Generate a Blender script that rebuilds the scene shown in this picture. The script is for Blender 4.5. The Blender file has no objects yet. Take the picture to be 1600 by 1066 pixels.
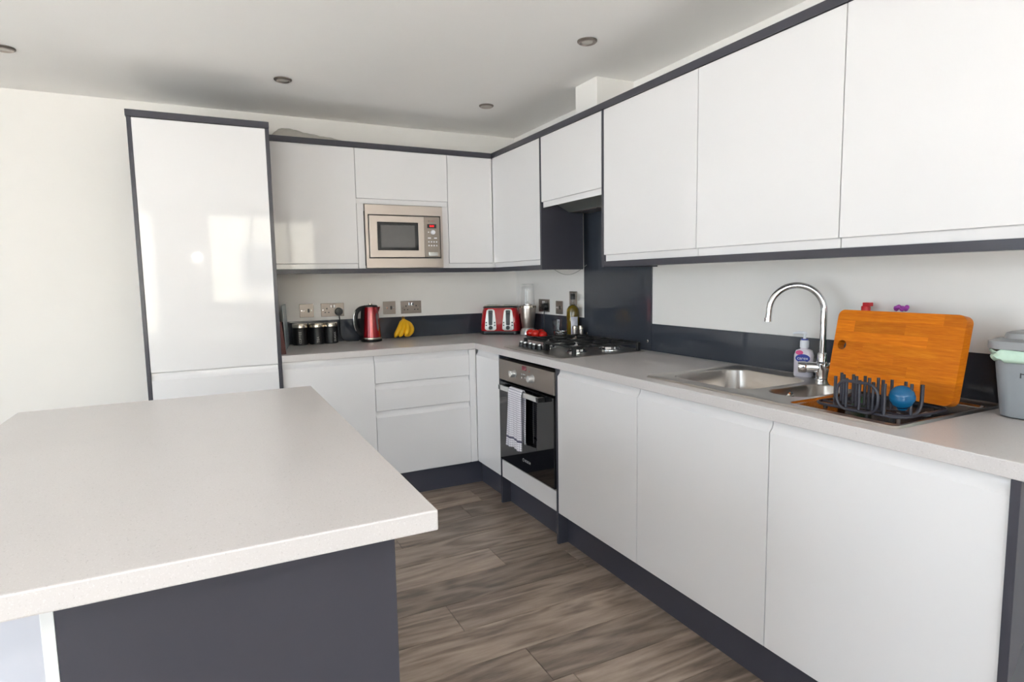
import bpy, bmesh, math, random
from mathutils import Vector, Matrix
random.seed(7)
S = bpy.context.scene
COL = S.collection
PI = math.pi

# ------------------------------------------------------------------ camera
cam_d = bpy.data.cameras.new('camera')
cam_d.sensor_width = 36.0
cam_d.sensor_fit = 'HORIZONTAL'
cam_d.lens = 941.8 / 1600 * 36
cam_d.clip_start = 0.02
cam = bpy.data.objects.new('camera', cam_d)
COL.objects.link(cam)
cR = Vector((0.89263748, -0.4504545, -0.01700195))
cU = Vector((0.06155332, 0.08443899, 0.99452564))
cF = Vector((0.44655292, 0.88879739, -0.10310038))
M = Matrix((cR, cU, -cF)).transposed().to_4x4()
M.translation = Vector((-2.06445, -4.02064, 1.29963))
cam.matrix_world = M
S.camera = cam

# ------------------------------------------------------------------ world: bright overcast sky
W = bpy.data.worlds.new('overcast_sky')
S.world = W
W.use_nodes = True
bg = W.node_tree.nodes['Background']
bg.inputs['Color'].default_value = (0.76, 0.88, 1.0, 1)
bg.inputs['Strength'].default_value = 8.0

# room extents
RX0, RY0, RH = -4.6, -5.6, 2.314
LW = (-3.6, -1.55, 0.05, 2.12)      # patio opening in the left wall: y0, y1, z0, z1
FW = (-2.05, -0.6, 1.0, 2.2)      # window opening in the wall behind the camera: x0, x1, z0, z1
FW2 = (-4.5, -2.55, 0.25, 2.2)      # added unseen window behind the camera, enlarged for more frontal light


def portal(name, loc, rot, sx, sy):
    d = bpy.data.lights.new(name, 'AREA')
    d.shape = 'RECTANGLE'
    d.size, d.size_y = sx, sy
    d.cycles.is_portal = True
    o = bpy.data.objects.new(name, d)
    COL.objects.link(o)
    o.location, o.rotation_euler = loc, rot
    return o


portal('daylight_portal', (RX0 - 0.2, (LW[0] + LW[1]) / 2, (LW[2] + LW[3]) / 2), (0, -PI / 2, 0), LW[3] - LW[2], LW[1] - LW[0])
portal('daylight_portal', ((FW[0] + FW[1]) / 2, RY0 - 0.2, (FW[2] + FW[3]) / 2), (PI / 2, 0, 0), FW[1] - FW[0], FW[3] - FW[2])
portal('daylight_portal', ((FW2[0] + FW2[1]) / 2, RY0 - 0.2, (FW2[2] + FW2[3]) / 2), (PI / 2, 0, 0), FW2[1] - FW2[0], FW2[3] - FW2[2])

sun_d = bpy.data.lights.new('sun', 'SUN')
sun_d.energy = 44
sun_d.angle = math.radians(2)
sun_d.color = (1.0, 0.97, 0.95)
sun = bpy.data.objects.new('sun', sun_d)
COL.objects.link(sun)
sun.rotation_euler = Vector((0.45, 0.55, 0.95)).to_track_quat('Z', 'Y').to_euler()

# the photographer's flash (its glints show in the lacquered doors)
fl = bpy.data.lights.new('flash', 'POINT')
fl.energy = 12
fl.color = (1.0, 0.95, 0.88)
fl.shadow_soft_size = 0.018
flo = bpy.data.objects.new('flash', fl)
COL.objects.link(flo)
flo.location = (-2.13, -4.10, 1.57)

S.view_settings.view_transform = 'Standard'
S.view_settings.look = 'None'
S.view_settings.gamma = 1.0
S.view_settings.use_curve_mapping = False
S.view_settings.exposure = 0.0
S.cycles.use_denoising = True
S.cycles.max_bounces = 10
S.cycles.diffuse_bounces = 6
S.cycles.caustics_reflective = False
S.cycles.caustics_refractive = False


# ------------------------------------------------------------------ materials
def lin(c):
    return tuple(((v / 255) / 12.92 if v / 255 <= 0.04045 else ((v / 255 + 0.055) / 1.055) ** 2.4) for v in c) + (1.0,)


class NT:
    def __init__(s, name):
        s.m = bpy.data.materials.new(name)
        s.m.use_nodes = True
        s.t = s.m.node_tree
        s.b = s.t.nodes['Principled BSDF']

    def n(s, typ, **kw):
        x = s.t.nodes.new(typ)
        for k, v in kw.items():
            if k.startswith('i_'):
                key = k[2:]
                x.inputs[int(key) if key.isdigit() else key].default_value = v
            else:
                setattr(x, k, v)
        return x

    def l(s, a, b):
        s.t.links.new(a, b)


def pbr(name, col, rough=0.5, metal=0.0, spec=0.5, noise=0.03, scale=60, bump=0.0, coat=0.0, rnoise=0.0):
    """Principled material whose colour and gloss carry a fine procedural variation."""
    k = NT(name)
    tc = k.n('ShaderNodeTexCoord')
    nz = k.n('ShaderNodeTexNoise', i_Scale=scale, i_Detail=3.0)
    k.l(tc.outputs['Object'], nz.inputs['Vector'])
    c = lin(col)
    mr = k.n('ShaderNodeMapRange', i_3=1 - noise, i_4=1 + noise)
    k.l(nz.outputs['Fac'], mr.inputs['Value'])
    mx = k.n('ShaderNodeVectorMath', operation='SCALE')
    mx.inputs[0].default_value = c[:3]
    k.l(mr.outputs['Result'], mx.inputs['Scale'])
    k.l(mx.outputs['Vector'], k.b.inputs['Base Color'])
    k.b.inputs['Metallic'].default_value = metal
    k.b.inputs['Specular IOR Level'].default_value = spec
    k.b.inputs['Coat Weight'].default_value = coat
    k.b.inputs['Coat Roughness'].default_value = 0.04
    if rnoise:
        m2 = k.n('ShaderNodeMapRange', i_3=max(0.0, rough - rnoise), i_4=rough + rnoise)
        k.l(nz.outputs['Fac'], m2.inputs['Value'])
        k.l(m2.outputs['Result'], k.b.inputs['Roughness'])
    else:
        k.b.inputs['Roughness'].default_value = rough
    if bump:
        bp = k.n('ShaderNodeBump', i_Strength=bump, i_Distance=0.002)
        k.l(nz.outputs['Fac'], bp.inputs['Height'])
        k.l(bp.outputs['Normal'], k.b.inputs['Normal'])
    return k.m


def emit(name, col, strength):
    k = NT(name)
    k.b.inputs['Base Color'].default_value = lin(col)
    k.b.inputs['Emission Color'].default_value = lin(col)
    k.b.inputs['Emission Strength'].default_value = strength
    return k.m


def thin_glass(name, tint=(250, 250, 250), rough=0.0, refl=1.0):
    """Thin clear sheet: transparent with a Fresnel reflection."""
    k = NT(name)
    k.t.nodes.remove(k.b)
    out = k.t.nodes['Material Output']
    tr = k.n('ShaderNodeBsdfTransparent')
    tr.inputs['Color'].default_value = lin(tint)
    gl = k.n('ShaderNodeBsdfGlossy')
    gl.inputs['Roughness'].default_value = rough
    lw = k.n('ShaderNodeLayerWeight', i_Blend=0.5)
    pw = k.n('ShaderNodeMath', operation='POWER', i_1=4.0)
    k.l(lw.outputs['Facing'], pw.inputs[0])
    mu = k.n('ShaderNodeMath', operation='MULTIPLY_ADD', i_1=0.75 * refl, i_2=0.05 * refl)
    k.l(pw.outputs[0], mu.inputs[0])
    mx = k.n('ShaderNodeMixShader')
    k.l(mu.outputs[0], mx.inputs[0])
    k.l(tr.outputs[0], mx.inputs[1])
    k.l(gl.outputs[0], mx.inputs[2])
    k.l(mx.outputs[0], out.inputs['Surface'])
    return k.m


def speckle(name, base, dark, light, rough):
    """Stone-look laminate: base tone, soft clouding and fine darker and lighter flecks."""
    k = NT(name)
    tc = k.n('ShaderNodeTexCoord')
    mp = k.n('ShaderNodeMapping')
    mp.inputs['Scale'].default_value = (1.0, 0.7, 1.0)
    k.l(tc.outputs['Object'], mp.inputs['Vector'])
    n1 = k.n('ShaderNodeTexNoise', i_Scale=260.0, i_Detail=2.0)
    n2 = k.n('ShaderNodeTexNoise', i_Scale=5.0, i_Detail=4.0)
    n3 = k.n('ShaderNodeTexNoise', i_Scale=420.0, i_Detail=1.0)
    for n in (n1, n2, n3):
        k.l(mp.outputs[0], n.inputs['Vector'])
    r1 = k.n('ShaderNodeMapRange', i_1=0.62, i_2=0.74, i_3=0.0, i_4=0.55)
    r3 = k.n('ShaderNodeMapRange', i_1=0.60, i_2=0.74, i_3=0.0, i_4=0.5)
    r2 = k.n('ShaderNodeMapRange', i_3=0.95, i_4=1.05)
    k.l(n1.outputs['Fac'], r1.inputs[0])
    k.l(n3.outputs['Fac'], r3.inputs[0])
    k.l(n2.outputs['Fac'], r2.inputs[0])
    a = k.n('ShaderNodeMix', data_type='RGBA')
    a.inputs[6].default_value = lin(base)
    a.inputs[7].default_value = lin(dark)
    k.l(r1.outputs[0], a.inputs[0])
    b = k.n('ShaderNodeMix', data_type='RGBA')
    b.inputs[7].default_value = lin(light)
    k.l(r3.outputs[0], b.inputs[0])
    k.l(a.outputs[2], b.inputs[6])
    v = k.n('ShaderNodeVectorMath', operation='SCALE')
    k.l(b.outputs[2], v.inputs[0])
    k.l(r2.outputs[0], v.inputs['Scale'])
    k.l(v.outputs[0], k.b.inputs['Base Color'])
    k.b.inputs['Roughness'].default_value = rough
    return k.m


def wood(name, c0, c1, c2, axis_scale, rough, vary, bump=0.05, rings=3.0, fscale=9.0, lo=0.28, hi=0.74, dist=0.6):
    """Grained wood; every piece takes its own tone and its own stretch of grain from its object random value."""
    k = NT(name)
    tc = k.n('ShaderNodeTexCoord')
    oi = k.n('ShaderNodeObjectInfo')
    sh = k.n('ShaderNodeVectorMath', operation='SCALE')
    sh.inputs[0].default_value = (37.0, 53.0, 11.0)
    k.l(oi.outputs['Random'], sh.inputs['Scale'])
    ad = k.n('ShaderNodeVectorMath', operation='ADD')
    k.l(tc.outputs['Object'], ad.inputs[0])
    k.l(sh.outputs[0], ad.inputs[1])
    mp = k.n('ShaderNodeMapping')
    mp.inputs['Scale'].default_value = axis_scale
    k.l(ad.outputs[0], mp.inputs['Vector'])
    big = k.n('ShaderNodeTexNoise', i_Scale=1.0, i_Detail=2.0, i_Distortion=dist)
    k.l(mp.outputs[0], big.inputs['Vector'])
    wv = k.n('ShaderNodeMath', operation='MULTIPLY', i_1=rings * 6.283)
    k.l(big.outputs['Fac'], wv.inputs[0])
    sn = k.n('ShaderNodeMath', operation='SINE')
    k.l(wv.outputs[0], sn.inputs[0])
    fine = k.n('ShaderNodeTexNoise', i_Scale=fscale, i_Detail=5.0, i_Roughness=0.65)
    k.l(mp.outputs[0], fine.inputs['Vector'])
    mixf = k.n('ShaderNodeMath', operation='MULTIPLY_ADD', i_1=0.17, i_2=0.0)
    k.l(sn.outputs[0], mixf.inputs[0])
    k.l(fine.outputs['Fac'], mixf.inputs[2])
    cr = k.n('ShaderNodeValToRGB')
    e = cr.color_ramp.elements
    e[0].position, e[0].color = lo, lin(c0)
    e[1].position, e[1].color = hi, lin(c2)
    x = e.new(0.5)
    x.color = lin(c1)
    k.l(mixf.outputs[0], cr.inputs['Fac'])
    tone = k.n('ShaderNodeMapRange', i_3=1 - vary, i_4=1 + vary)
    k.l(oi.outputs['Random'], tone.inputs['Value'])
    sc = k.n('ShaderNodeVectorMath', operation='SCALE')
    k.l(cr.outputs['Color'], sc.inputs[0])
    k.l(tone.outputs[0], sc.inputs['Scale'])
    k.l(sc.outputs[0], k.b.inputs['Base Color'])
    rr = k.n('ShaderNodeMapRange', i_3=rough + 0.06, i_4=rough - 0.06)
    k.l(fine.outputs['Fac'], rr.inputs['Value'])
    k.l(rr.outputs[0], k.b.inputs['Roughness'])
    bp = k.n('ShaderNodeBump', i_Strength=bump, i_Distance=0.001)
    k.l(fine.outputs['Fac'], bp.inputs['Height'])
    k.l(bp.outputs[0], k.b.inputs['Normal'])
    return k.m


def brushed(name, col, rough, axis_scale):
    k = NT(name)
    tc = k.n('ShaderNodeTexCoord')
    mp = k.n('ShaderNodeMapping')
    mp.inputs['Scale'].default_value = axis_scale
    k.l(tc.outputs['Object'], mp.inputs['Vector'])
    nz = k.n('ShaderNodeTexNoise', i_Scale=1.0, i_Detail=3.0)
    k.l(mp.outputs[0], nz.inputs['Vector'])
    mr = k.n('ShaderNodeMapRange', i_3=rough - 0.02, i_4=rough + 0.03)
    k.l(nz.outputs['Fac'], mr.inputs[0])
    k.l(mr.outputs[0], k.b.inputs['Roughness'])
    v = k.n('ShaderNodeMapRange', i_3=0.985, i_4=1.015)
    k.l(nz.outputs['Fac'], v.inputs[0])
    sc = k.n('ShaderNodeVectorMath', operation='SCALE')
    sc.inputs[0].default_value = lin(col)[:3]
    k.l(v.outputs[0], sc.inputs['Scale'])
    k.l(sc.outputs[0], k.b.inputs['Base Color'])
    k.b.inputs['Metallic'].default_value = 1.0
    return k.m


def check_cloth(name):
    """White cotton woven with thin navy lines both ways (UV in metres) and a darker band near the hem."""
    k = NT(name)
    uv = k.n('ShaderNodeUVMap')
    sp = k.n('ShaderNodeSeparateXYZ')
    k.l(uv.outputs[0], sp.inputs[0])

    def lines(sock, period, width):
        d = k.n('ShaderNodeMath', operation='DIVIDE', i_1=period)
        k.l(sock, d.inputs[0])
        f = k.n('ShaderNodeMath', operation='FRACT')
        k.l(d.outputs[0], f.inputs[0])
        c = k.n('ShaderNodeMath', operation='LESS_THAN', i_1=width)
        k.l(f.outputs[0], c.inputs[0])
        return c.outputs[0]
    a = lines(sp.outputs[0], 0.0115, 0.3)
    b = lines(sp.outputs[1], 0.0115, 0.3)
    ab = k.n('ShaderNodeMath', operation='ADD')
    k.l(a, ab.inputs[0])
    k.l(b, ab.inputs[1])
    h = k.n('ShaderNodeMath', operation='COMPARE', i_1=0.052, i_2=0.005)
    k.l(sp.outputs[1], h.inputs[0])
    h2 = k.n('ShaderNodeMath', operation='MULTIPLY_ADD', i_1=0.9)
    k.l(h.outputs[0], h2.inputs[0])
    m = k.n('ShaderNodeMath', operation='MULTIPLY', i_1=0.42)
    k.l(ab.outputs[0], m.inputs[0])
    k.l(m.outputs[0], h2.inputs[2])
    cl = k.n('ShaderNodeClamp')
    k.l(h2.outputs[0], cl.inputs[0])
    mx = k.n('ShaderNodeMix', data_type='RGBA')
    mx.inputs[6].default_value = lin((236, 232, 238))
    mx.inputs[7].default_value = lin((52, 50, 84))
    k.l(cl.outputs[0], mx.inputs[0])
    k.l(mx.outputs[2], k.b.inputs['Base Color'])
    k.b.inputs['Roughness'].default_value = 0.9
    return k.m


m_wall = pbr('wall_paint', (236, 232, 228), 0.75, noise=0.012, scale=8, bump=0.02)
m_ceil = pbr('ceiling_paint', (247, 244, 241), 0.85, noise=0.01, scale=6)
m_white = pbr('white_gloss_lacquer', (224, 221, 221), 0.045, noise=0.006, scale=3, spec=0.36)
m_melamine = pbr('white_melamine', (196, 196, 204), 0.3, noise=0.01, scale=10)
m_carc = pbr('white_board', (222, 221, 220), 0.45, noise=0.01, scale=20)
m_dark = pbr('anthracite_gloss_board', (66, 65, 72), 0.26, noise=0.02, scale=14, spec=0.35)
m_plinth = pbr('anthracite_board', (66, 66, 76), 0.32, noise=0.03, scale=14)
m_splash = pbr('anthracite_glass', (58, 62, 70), 0.03, noise=0.01, scale=6, spec=0.6)
m_top = speckle('stone_laminate', (198, 192, 190), (166, 159, 157), (216, 212, 211), 0.30)
m_steel = brushed('brushed_steel', (190, 180, 173), 0.3, (12.0, 12.0, 1400.0))
m_sink = brushed('sink_steel', (196, 190, 184), 0.3, (8.0, 120.0, 8.0))
m_drain = brushed('polished_drainer_steel', (176, 172, 168), 0.08, (6.0, 30.0, 6.0))
m_chrome = pbr('chrome', (226, 226, 228), 0.05, metal=1.0, noise=0.01)
m_nickel = brushed('brushed_nickel', (150, 141, 134), 0.4, (900.0, 900.0, 12.0))
m_black = pbr('black_plastic', (22, 22, 24), 0.3, noise=0.05)
m_blackgloss = pbr('black_glass', (10, 10, 12), 0.03, noise=0.02, spec=0.7)
m_iron = pbr('cast_iron', (24, 24, 25), 0.42, noise=0.1, scale=200, bump=0.1)
m_bwin = pbr('microwave_window', (86, 84, 84), 0.15, noise=0.04, scale=40)
m_red = pbr('red_metallic_enamel', (168, 10, 22), 0.16, noise=0.04, scale=90, coat=0.6)
m_redm = pbr('red_kettle_enamel', (150, 8, 22), 0.2, metal=0.35, noise=0.04, coat=0.8)
m_silverp = pbr('silver_plastic', (212, 210, 208), 0.2, metal=0.55, noise=0.02)
m_tin = pbr('matt_black_enamel', (20, 20, 22), 0.38, noise=0.05)
m_lid = brushed('steel_lid', (216, 206, 190), 0.22, (4.0, 4.0, 90.0))
m_letter = pbr('pale_lettering', (168, 166, 164), 0.5)
m_letterdk = pbr('dark_lettering', (30, 30, 34), 0.5)
m_lettersil = pbr('silver_lettering', (214, 214, 214), 0.3, metal=0.4)
m_lettered = pbr('red_lettering', (178, 34, 40), 0.5)
m_yel = pbr('banana_skin', (232, 176, 12), 0.45, noise=0.12, scale=24)
m_ban = pbr('banana_tip', (70, 46, 18), 0.7, noise=0.2)
m_tom = pbr('tomato_skin', (206, 26, 16), 0.14, noise=0.12, scale=18)
m_leaf = pbr('tomato_stalk', (74, 98, 34), 0.6)
m_glass = thin_glass('clear_plastic')
m_pane = thin_glass('window_glass', (250, 252, 252))
m_oil = pbr('olive_oil_bottle', (92, 74, 6), 0.05, noise=0.05, coat=0.5)
m_label = pbr('paper_label', (206, 204, 212), 0.6)
m_soapl = pbr('clear_soap', (222, 214, 222), 0.12, noise=0.03)
m_whitep = pbr('white_plastic', (232, 232, 236), 0.3)
m_blue = pbr('royal_blue_print', (30, 52, 150), 0.35)
m_pink = pbr('pink_print', (216, 70, 128), 0.35)
m_ball = pbr('teal_blue_plastic', (4, 80, 122), 0.22, noise=0.05)
m_rack = pbr('dark_coated_wire', (44, 44, 54), 0.4, noise=0.06)
m_bin = pbr('grey_bin_plastic', (138, 142, 146), 0.42, noise=0.02)
m_binlid = pbr('grey_lid_plastic', (146, 147, 148), 0.45, noise=0.02)
m_liner = pbr('pale_green_liner', (196, 222, 204), 0.5, noise=0.1, scale=60, bump=0.3)
m_paleb = pbr('pale_glass_board', (176, 188, 194), 0.25, noise=0.02)
m_brown = pbr('dark_red_wood', (96, 44, 36), 0.5, noise=0.15)
m_bag = pbr('grey_fabric', (186, 182, 175), 0.8, noise=0.05)
m_flower = pbr('violet_plastic', (168, 66, 170), 0.4, noise=0.3, scale=120)
m_redcap = pbr('red_cap_plastic', (196, 22, 34), 0.3)
m_green = pbr('green_bottle_plastic', (60, 110, 70), 0.3)
m_disp = emit('red_digits', (255, 20, 30), 2.2)
m_disp2 = pbr('red_display', (120, 24, 44), 0.2)
m_pvc = pbr('white_window_frame', (240, 240, 240), 0.3, noise=0.01)
m_ground = pbr('outdoor_paving', (210, 207, 202), 0.9, noise=0.1, scale=4)
m_render = pbr('cream_render', (214, 204, 186), 0.9, noise=0.04, scale=5)
m_darkpane = pbr('house_pane', (70, 78, 86), 0.05)
m_bulb = pbr('lamp_lens', (205, 200, 190), 0.15, noise=0.05)
m_hood = pbr('hood_metal', (150, 154, 150), 0.3, metal=0.6, noise=0.03)
m_floor = wood('laminate_oak', (98, 84, 74), (137, 121, 108), (164, 147, 132), (0.75, 5.0, 5.0), 0.33, 0.2, bump=0.04, rings=5.5, fscale=7.0, lo=0.18, hi=0.84, dist=1.2)
m_gap = pbr('floor_joint', (44, 38, 34), 0.7)
m_board = wood('oiled_beech', (178, 86, 6), (206, 116, 12), (226, 146, 36), (4.0, 2.2, 34.0), 0.42, 0.2, bump=0.02, rings=1.5, lo=0.1, hi=0.9)
m_board.node_tree.nodes['Principled BSDF'].inputs['Specular IOR Level'].default_value = 0.2
m_cloth = check_cloth('checked_cotton')


# ------------------------------------------------------------------ builders
class MB:
    def __init__(s):
        s.v, s.f = [], []

    def add(s, vs, fs):
        o = len(s.v)
        s.v += [tuple(v) for v in vs]
        s.f += [tuple(i + o for i in f) for f in fs]
        return s

    def box(s, x0, x1, y0, y1, z0, z1):
        vs = [(x, y, z) for x in (x0, x1) for y in (y0, y1) for z in (z0, z1)]
        return s.add(vs, [(0, 1, 3, 2), (4, 6, 7, 5), (0, 4, 5, 1), (2, 3, 7, 6), (0, 2, 6, 4), (1, 5, 7, 3)])

    def extr(s, poly, fn, a, b):
        """Extrude a 2-D polygon between a and b; fn(p, q, t) maps to space."""
        n = len(poly)
        vs = [fn(p, q, a) for p, q in poly] + [fn(p, q, b) for p, q in poly]
        fs = [tuple(range(n)), tuple(range(2 * n - 1, n - 1, -1))]
        fs += [(i, (i + 1) % n, n + (i + 1) % n, n + i) for i in range(n)]
        return s.add(vs, fs)

    def lathe(s, prof, c=(0, 0, 0), seg=28, axis='z', cap=True):
        """prof: list of (radius, height)."""
        vs, fs = [], []
        for r, h in prof:
            for i in range(seg):
                a = 2 * PI * i / seg
                p = (r * math.cos(a), r * math.sin(a), h)
                if axis == 'x':
                    p = (h, p[0], p[1])
                elif axis == 'y':
                    p = (p[1], h, p[0])
                vs.append((c[0] + p[0], c[1] + p[1], c[2] + p[2]))
        for k in range(len(prof) - 1):
            for i in range(seg):
                j = (i + 1) % seg
                fs.append((k * seg + i, k * seg + j, (k + 1) * seg + j, (k + 1) * seg + i))
        if cap:
            if prof[0][0] > 1e-5:
                fs.append(tuple(range(seg - 1, -1, -1)))
            if prof[-1][0] > 1e-5:
                fs.append(tuple((len(prof) - 1) * seg + i for i in range(seg)))
        return s.add(vs, fs)

    def tube(s, path, r, seg=10, closed=False, cap=True):
        """Sweep a circle (radius or list of radii) along a path."""
        P = [Vector(p) for p in path]
        n = len(P)
        R = r if isinstance(r, (list, tuple)) else [r] * n
        vs, fs = [], []
        up = None
        for i in range(n):
            if closed:
                t = P[(i + 1) % n] - P[i - 1]
            else:
                t = P[min(i + 1, n - 1)] - P[max(i - 1, 0)]
            t.normalize()
            if up is None:
                up = Vector((0, 0, 1)) if abs(t.z) < 0.9 else Vector((1, 0, 0))
            a = t.cross(up).normalized()
            b = a.cross(t).normalized()
            up = b
            for k in range(seg):
                q = 2 * PI * k / seg
                vs.append(P[i] + (a * math.cos(q) + b * math.sin(q)) * R[i])
        for i in range(n if closed else n - 1):
            j = (i + 1) % n
            for k in range(seg):
                l = (k + 1) % seg
                fs.append((i * seg + k, i * seg + l, j * seg + l, j * seg + k))
        if cap and not closed:
            fs.append(tuple(range(seg - 1, -1, -1)))
            fs.append(tuple((n - 1) * seg + k for k in range(seg)))
        return s.add(vs, fs)

    def loft(s, loops, cap0=True, cap1=True):
        n = len(loops[0])
        vs = [p for L in loops for p in L]
        fs = []
        for k in range(len(loops) - 1):
            for i in range(n):
                j = (i + 1) % n
                fs.append((k * n + i, k * n + j, (k + 1) * n + j, (k + 1) * n + i))
        if cap0:
            fs.append(tuple(range(n - 1, -1, -1)))
        if cap1:
            fs.append(tuple((len(loops) - 1) * n + i for i in range(n)))
        return s.add(vs, fs)

    def build(s, name, mat, parent=None, bevel=0.0, smooth=None, local=False, solid=0.0, bseg=2):
        me = bpy.data.meshes.new(name)
        off = parent.location if (parent is not None and not local) else Vector((0, 0, 0))
        if parent is not None and not local and parent.parent is not None:
            off = off + parent.parent.location
        me.from_pydata([(v[0] - off[0], v[1] - off[1], v[2] - off[2]) for v in s.v], [], s.f)
        bm = bmesh.new()
        bm.from_mesh(me)
        bmesh.ops.remove_doubles(bm, verts=bm.verts, dist=1e-6)
        bmesh.ops.recalc_face_normals(bm, faces=bm.faces)
        if smooth is not None:
            for f in bm.faces:
                f.smooth = True
        bm.to_mesh(me)
        bm.free()
        if smooth is not None:
            me.set_sharp_from_angle(angle=math.radians(smooth))
        me.materials.append(mat)
        o = bpy.data.objects.new(name, me)
        COL.objects.link(o)
        if parent is not None:
            o.parent = parent
        if solid:
            sm = o.modifiers.new('solid', 'SOLIDIFY')
            sm.thickness = solid
            sm.offset = 0
        if bevel:
            b = o.modifiers.new('bevel', 'BEVEL')
            b.width = bevel
            b.segments = bseg
            b.limit_method = 'ANGLE'
            b.angle_limit = math.radians(40)
        return o


def thing(name, label, cat, loc=(0, 0, 0), group=None):
    o = bpy.data.objects.new(name, None)
    o.empty_display_size = 0.05
    COL.objects.link(o)
    o.location = loc
    return tag(o, label, cat, group)


def tag(o, label, cat, group=None):
    o['label'] = label
    o['category'] = cat
    if group:
        o['group'] = group
    return o


def struct(o, label, cat):
    o['kind'] = 'structure'
    return tag(o, label, cat)


def rrect(x0, x1, y0, y1, r, n=6):
    """Rounded rectangle, counter-clockwise."""
    out = []
    for cx, cy, a0 in ((x1 - r, y1 - r, 0), (x0 + r, y1 - r, PI / 2), (x0 + r, y0 + r, PI), (x1 - r, y0 + r, 1.5 * PI)):
        for i in range(n + 1):
            a = a0 + PI / 2 * i / n
            out.append((cx + r * math.cos(a), cy + r * math.sin(a)))
    return out


def z3(poly, z):
    return [(p[0], p[1], z) for p in poly]


def text(name, body, size, loc, rot, mat, parent, extrude=0.0003, align='CENTER'):
    c = bpy.data.curves.new(name, 'FONT')
    c.body = body
    c.size = size
    c.extrude = extrude
    c.align_x = align
    c.align_y = 'CENTER'
    c.materials.append(mat)
    tmp = bpy.data.objects.new('lettering_source', c)
    COL.objects.link(tmp)
    me = bpy.data.meshes.new_from_object(tmp.evaluated_get(bpy.context.evaluated_depsgraph_get()))
    bpy.data.objects.remove(tmp)
    bpy.data.curves.remove(c)
    o = bpy.data.objects.new(name, me)
    COL.objects.link(o)
    off = Vector((0, 0, 0))
    p = parent
    while p is not None:
        off += p.location
        p = p.parent
    o.parent = parent
    o.location = Vector(loc) - off
    o.rotation_euler = rot
    return o


FACE_B = (PI / 2, 0, 0)                 # reads from -y (things on the back run)
FACE_R = (PI / 2, 0, -PI / 2)           # reads from -x (things on the side run)

# ------------------------------------------------------------------ room shell
T = 0.25
b = MB().box(RX0 - T, T, 0, T, 0, RH)
struct(b.build('wall_back', m_wall), 'white painted wall behind the tall cabinet and kettle', 'wall')
b = MB().box(0, T, RY0, 0, 0, RH)
struct(b.build('wall_right', m_wall), 'white painted wall behind the sink tap and hob', 'wall')
b = MB()
b.box(RX0 - T, RX0, RY0, LW[0], 0, RH).box(RX0 - T, RX0, LW[1], 0, 0, RH)
b.box(RX0 - T, RX0, LW[0], LW[1], 0, LW[2]).box(RX0 - T, RX0, LW[0], LW[1], LW[3], RH)
struct(b.build('wall_left', m_wall), 'white painted wall with a wide glazed opening', 'wall')
b = MB()
y0, y1 = RY0 - T, RY0
b.box(RX0 - T, FW2[0], y0, y1, 0, RH).box(FW2[1], FW[0], y0, y1, 0, RH).box(FW[1], T, y0, y1, 0, RH)
for q in (FW, FW2):
    b.box(q[0], q[1], y0, y1, 0, q[2]).box(q[0], q[1], y0, y1, q[3], RH)
struct(b.build('wall_front', m_wall), 'white painted wall with window behind the viewer', 'wall')
b = MB().box(RX0 - T, T, RY0 - T, T, RH, RH + 0.2)
struct(b.build('ceiling', m_ceil), 'flat white painted ceiling with recessed spotlights', 'ceiling')
b = MB().box(-0.235, 0, -1.385, -1.187, 2.1185, RH)
struct(b.build('trim_1', m_wall, bevel=0.003), 'white boxed-in duct rising from the cabinets to the ceiling', 'boxing')

fl_ = MB().box(RX0, 0, RY0, 0, -0.2, -0.004).build('floor', m_gap)
struct(fl_, 'grey-brown oak laminate floor laid in wide planks', 'floor')
PWID, PLEN, y_ref = 0.1965, 1.285, -1.06
shift = {-1: -0.837, 0: -1.291, 1: -0.20, 2: -0.92, 3: -0.61, 4: -1.288, 5: -0.35, 6: -1.137}
plank_cache = {}
for r in range(-6, 30):
    yb = y_ref - PWID * r
    ya, yb2 = yb - PWID, yb
    ya, yb2 = max(ya, RY0), min(yb2, 0)
    if yb2 - ya < 0.01:
        continue
    sx = shift.get(r, -random.random() * PLEN)
    x = sx
    while x < 0:
        x += PLEN
    while x > RX0:
        xa, xb = max(x - PLEN, RX0), min(x, 0)
        if xb - xa > 0.01:
            L, H = round(xb - xa, 4), round(yb2 - ya, 4)
            g = 0.0024
            key = (L, H)
            if key not in plank_cache:
                o = MB().box(-L / 2 + g / 2, L / 2 - g / 2, -H / 2 + g / 2, H / 2 - g / 2, -0.004, 0).build('plank', m_floor, fl_, bevel=0.0008, local=True, bseg=1)
                plank_cache[key] = o
            else:
                o = plank_cache[key].copy()
                COL.objects.link(o)
            o.location = ((xa + xb) / 2, (ya + yb2) / 2, 0)
        x -= PLEN


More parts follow.
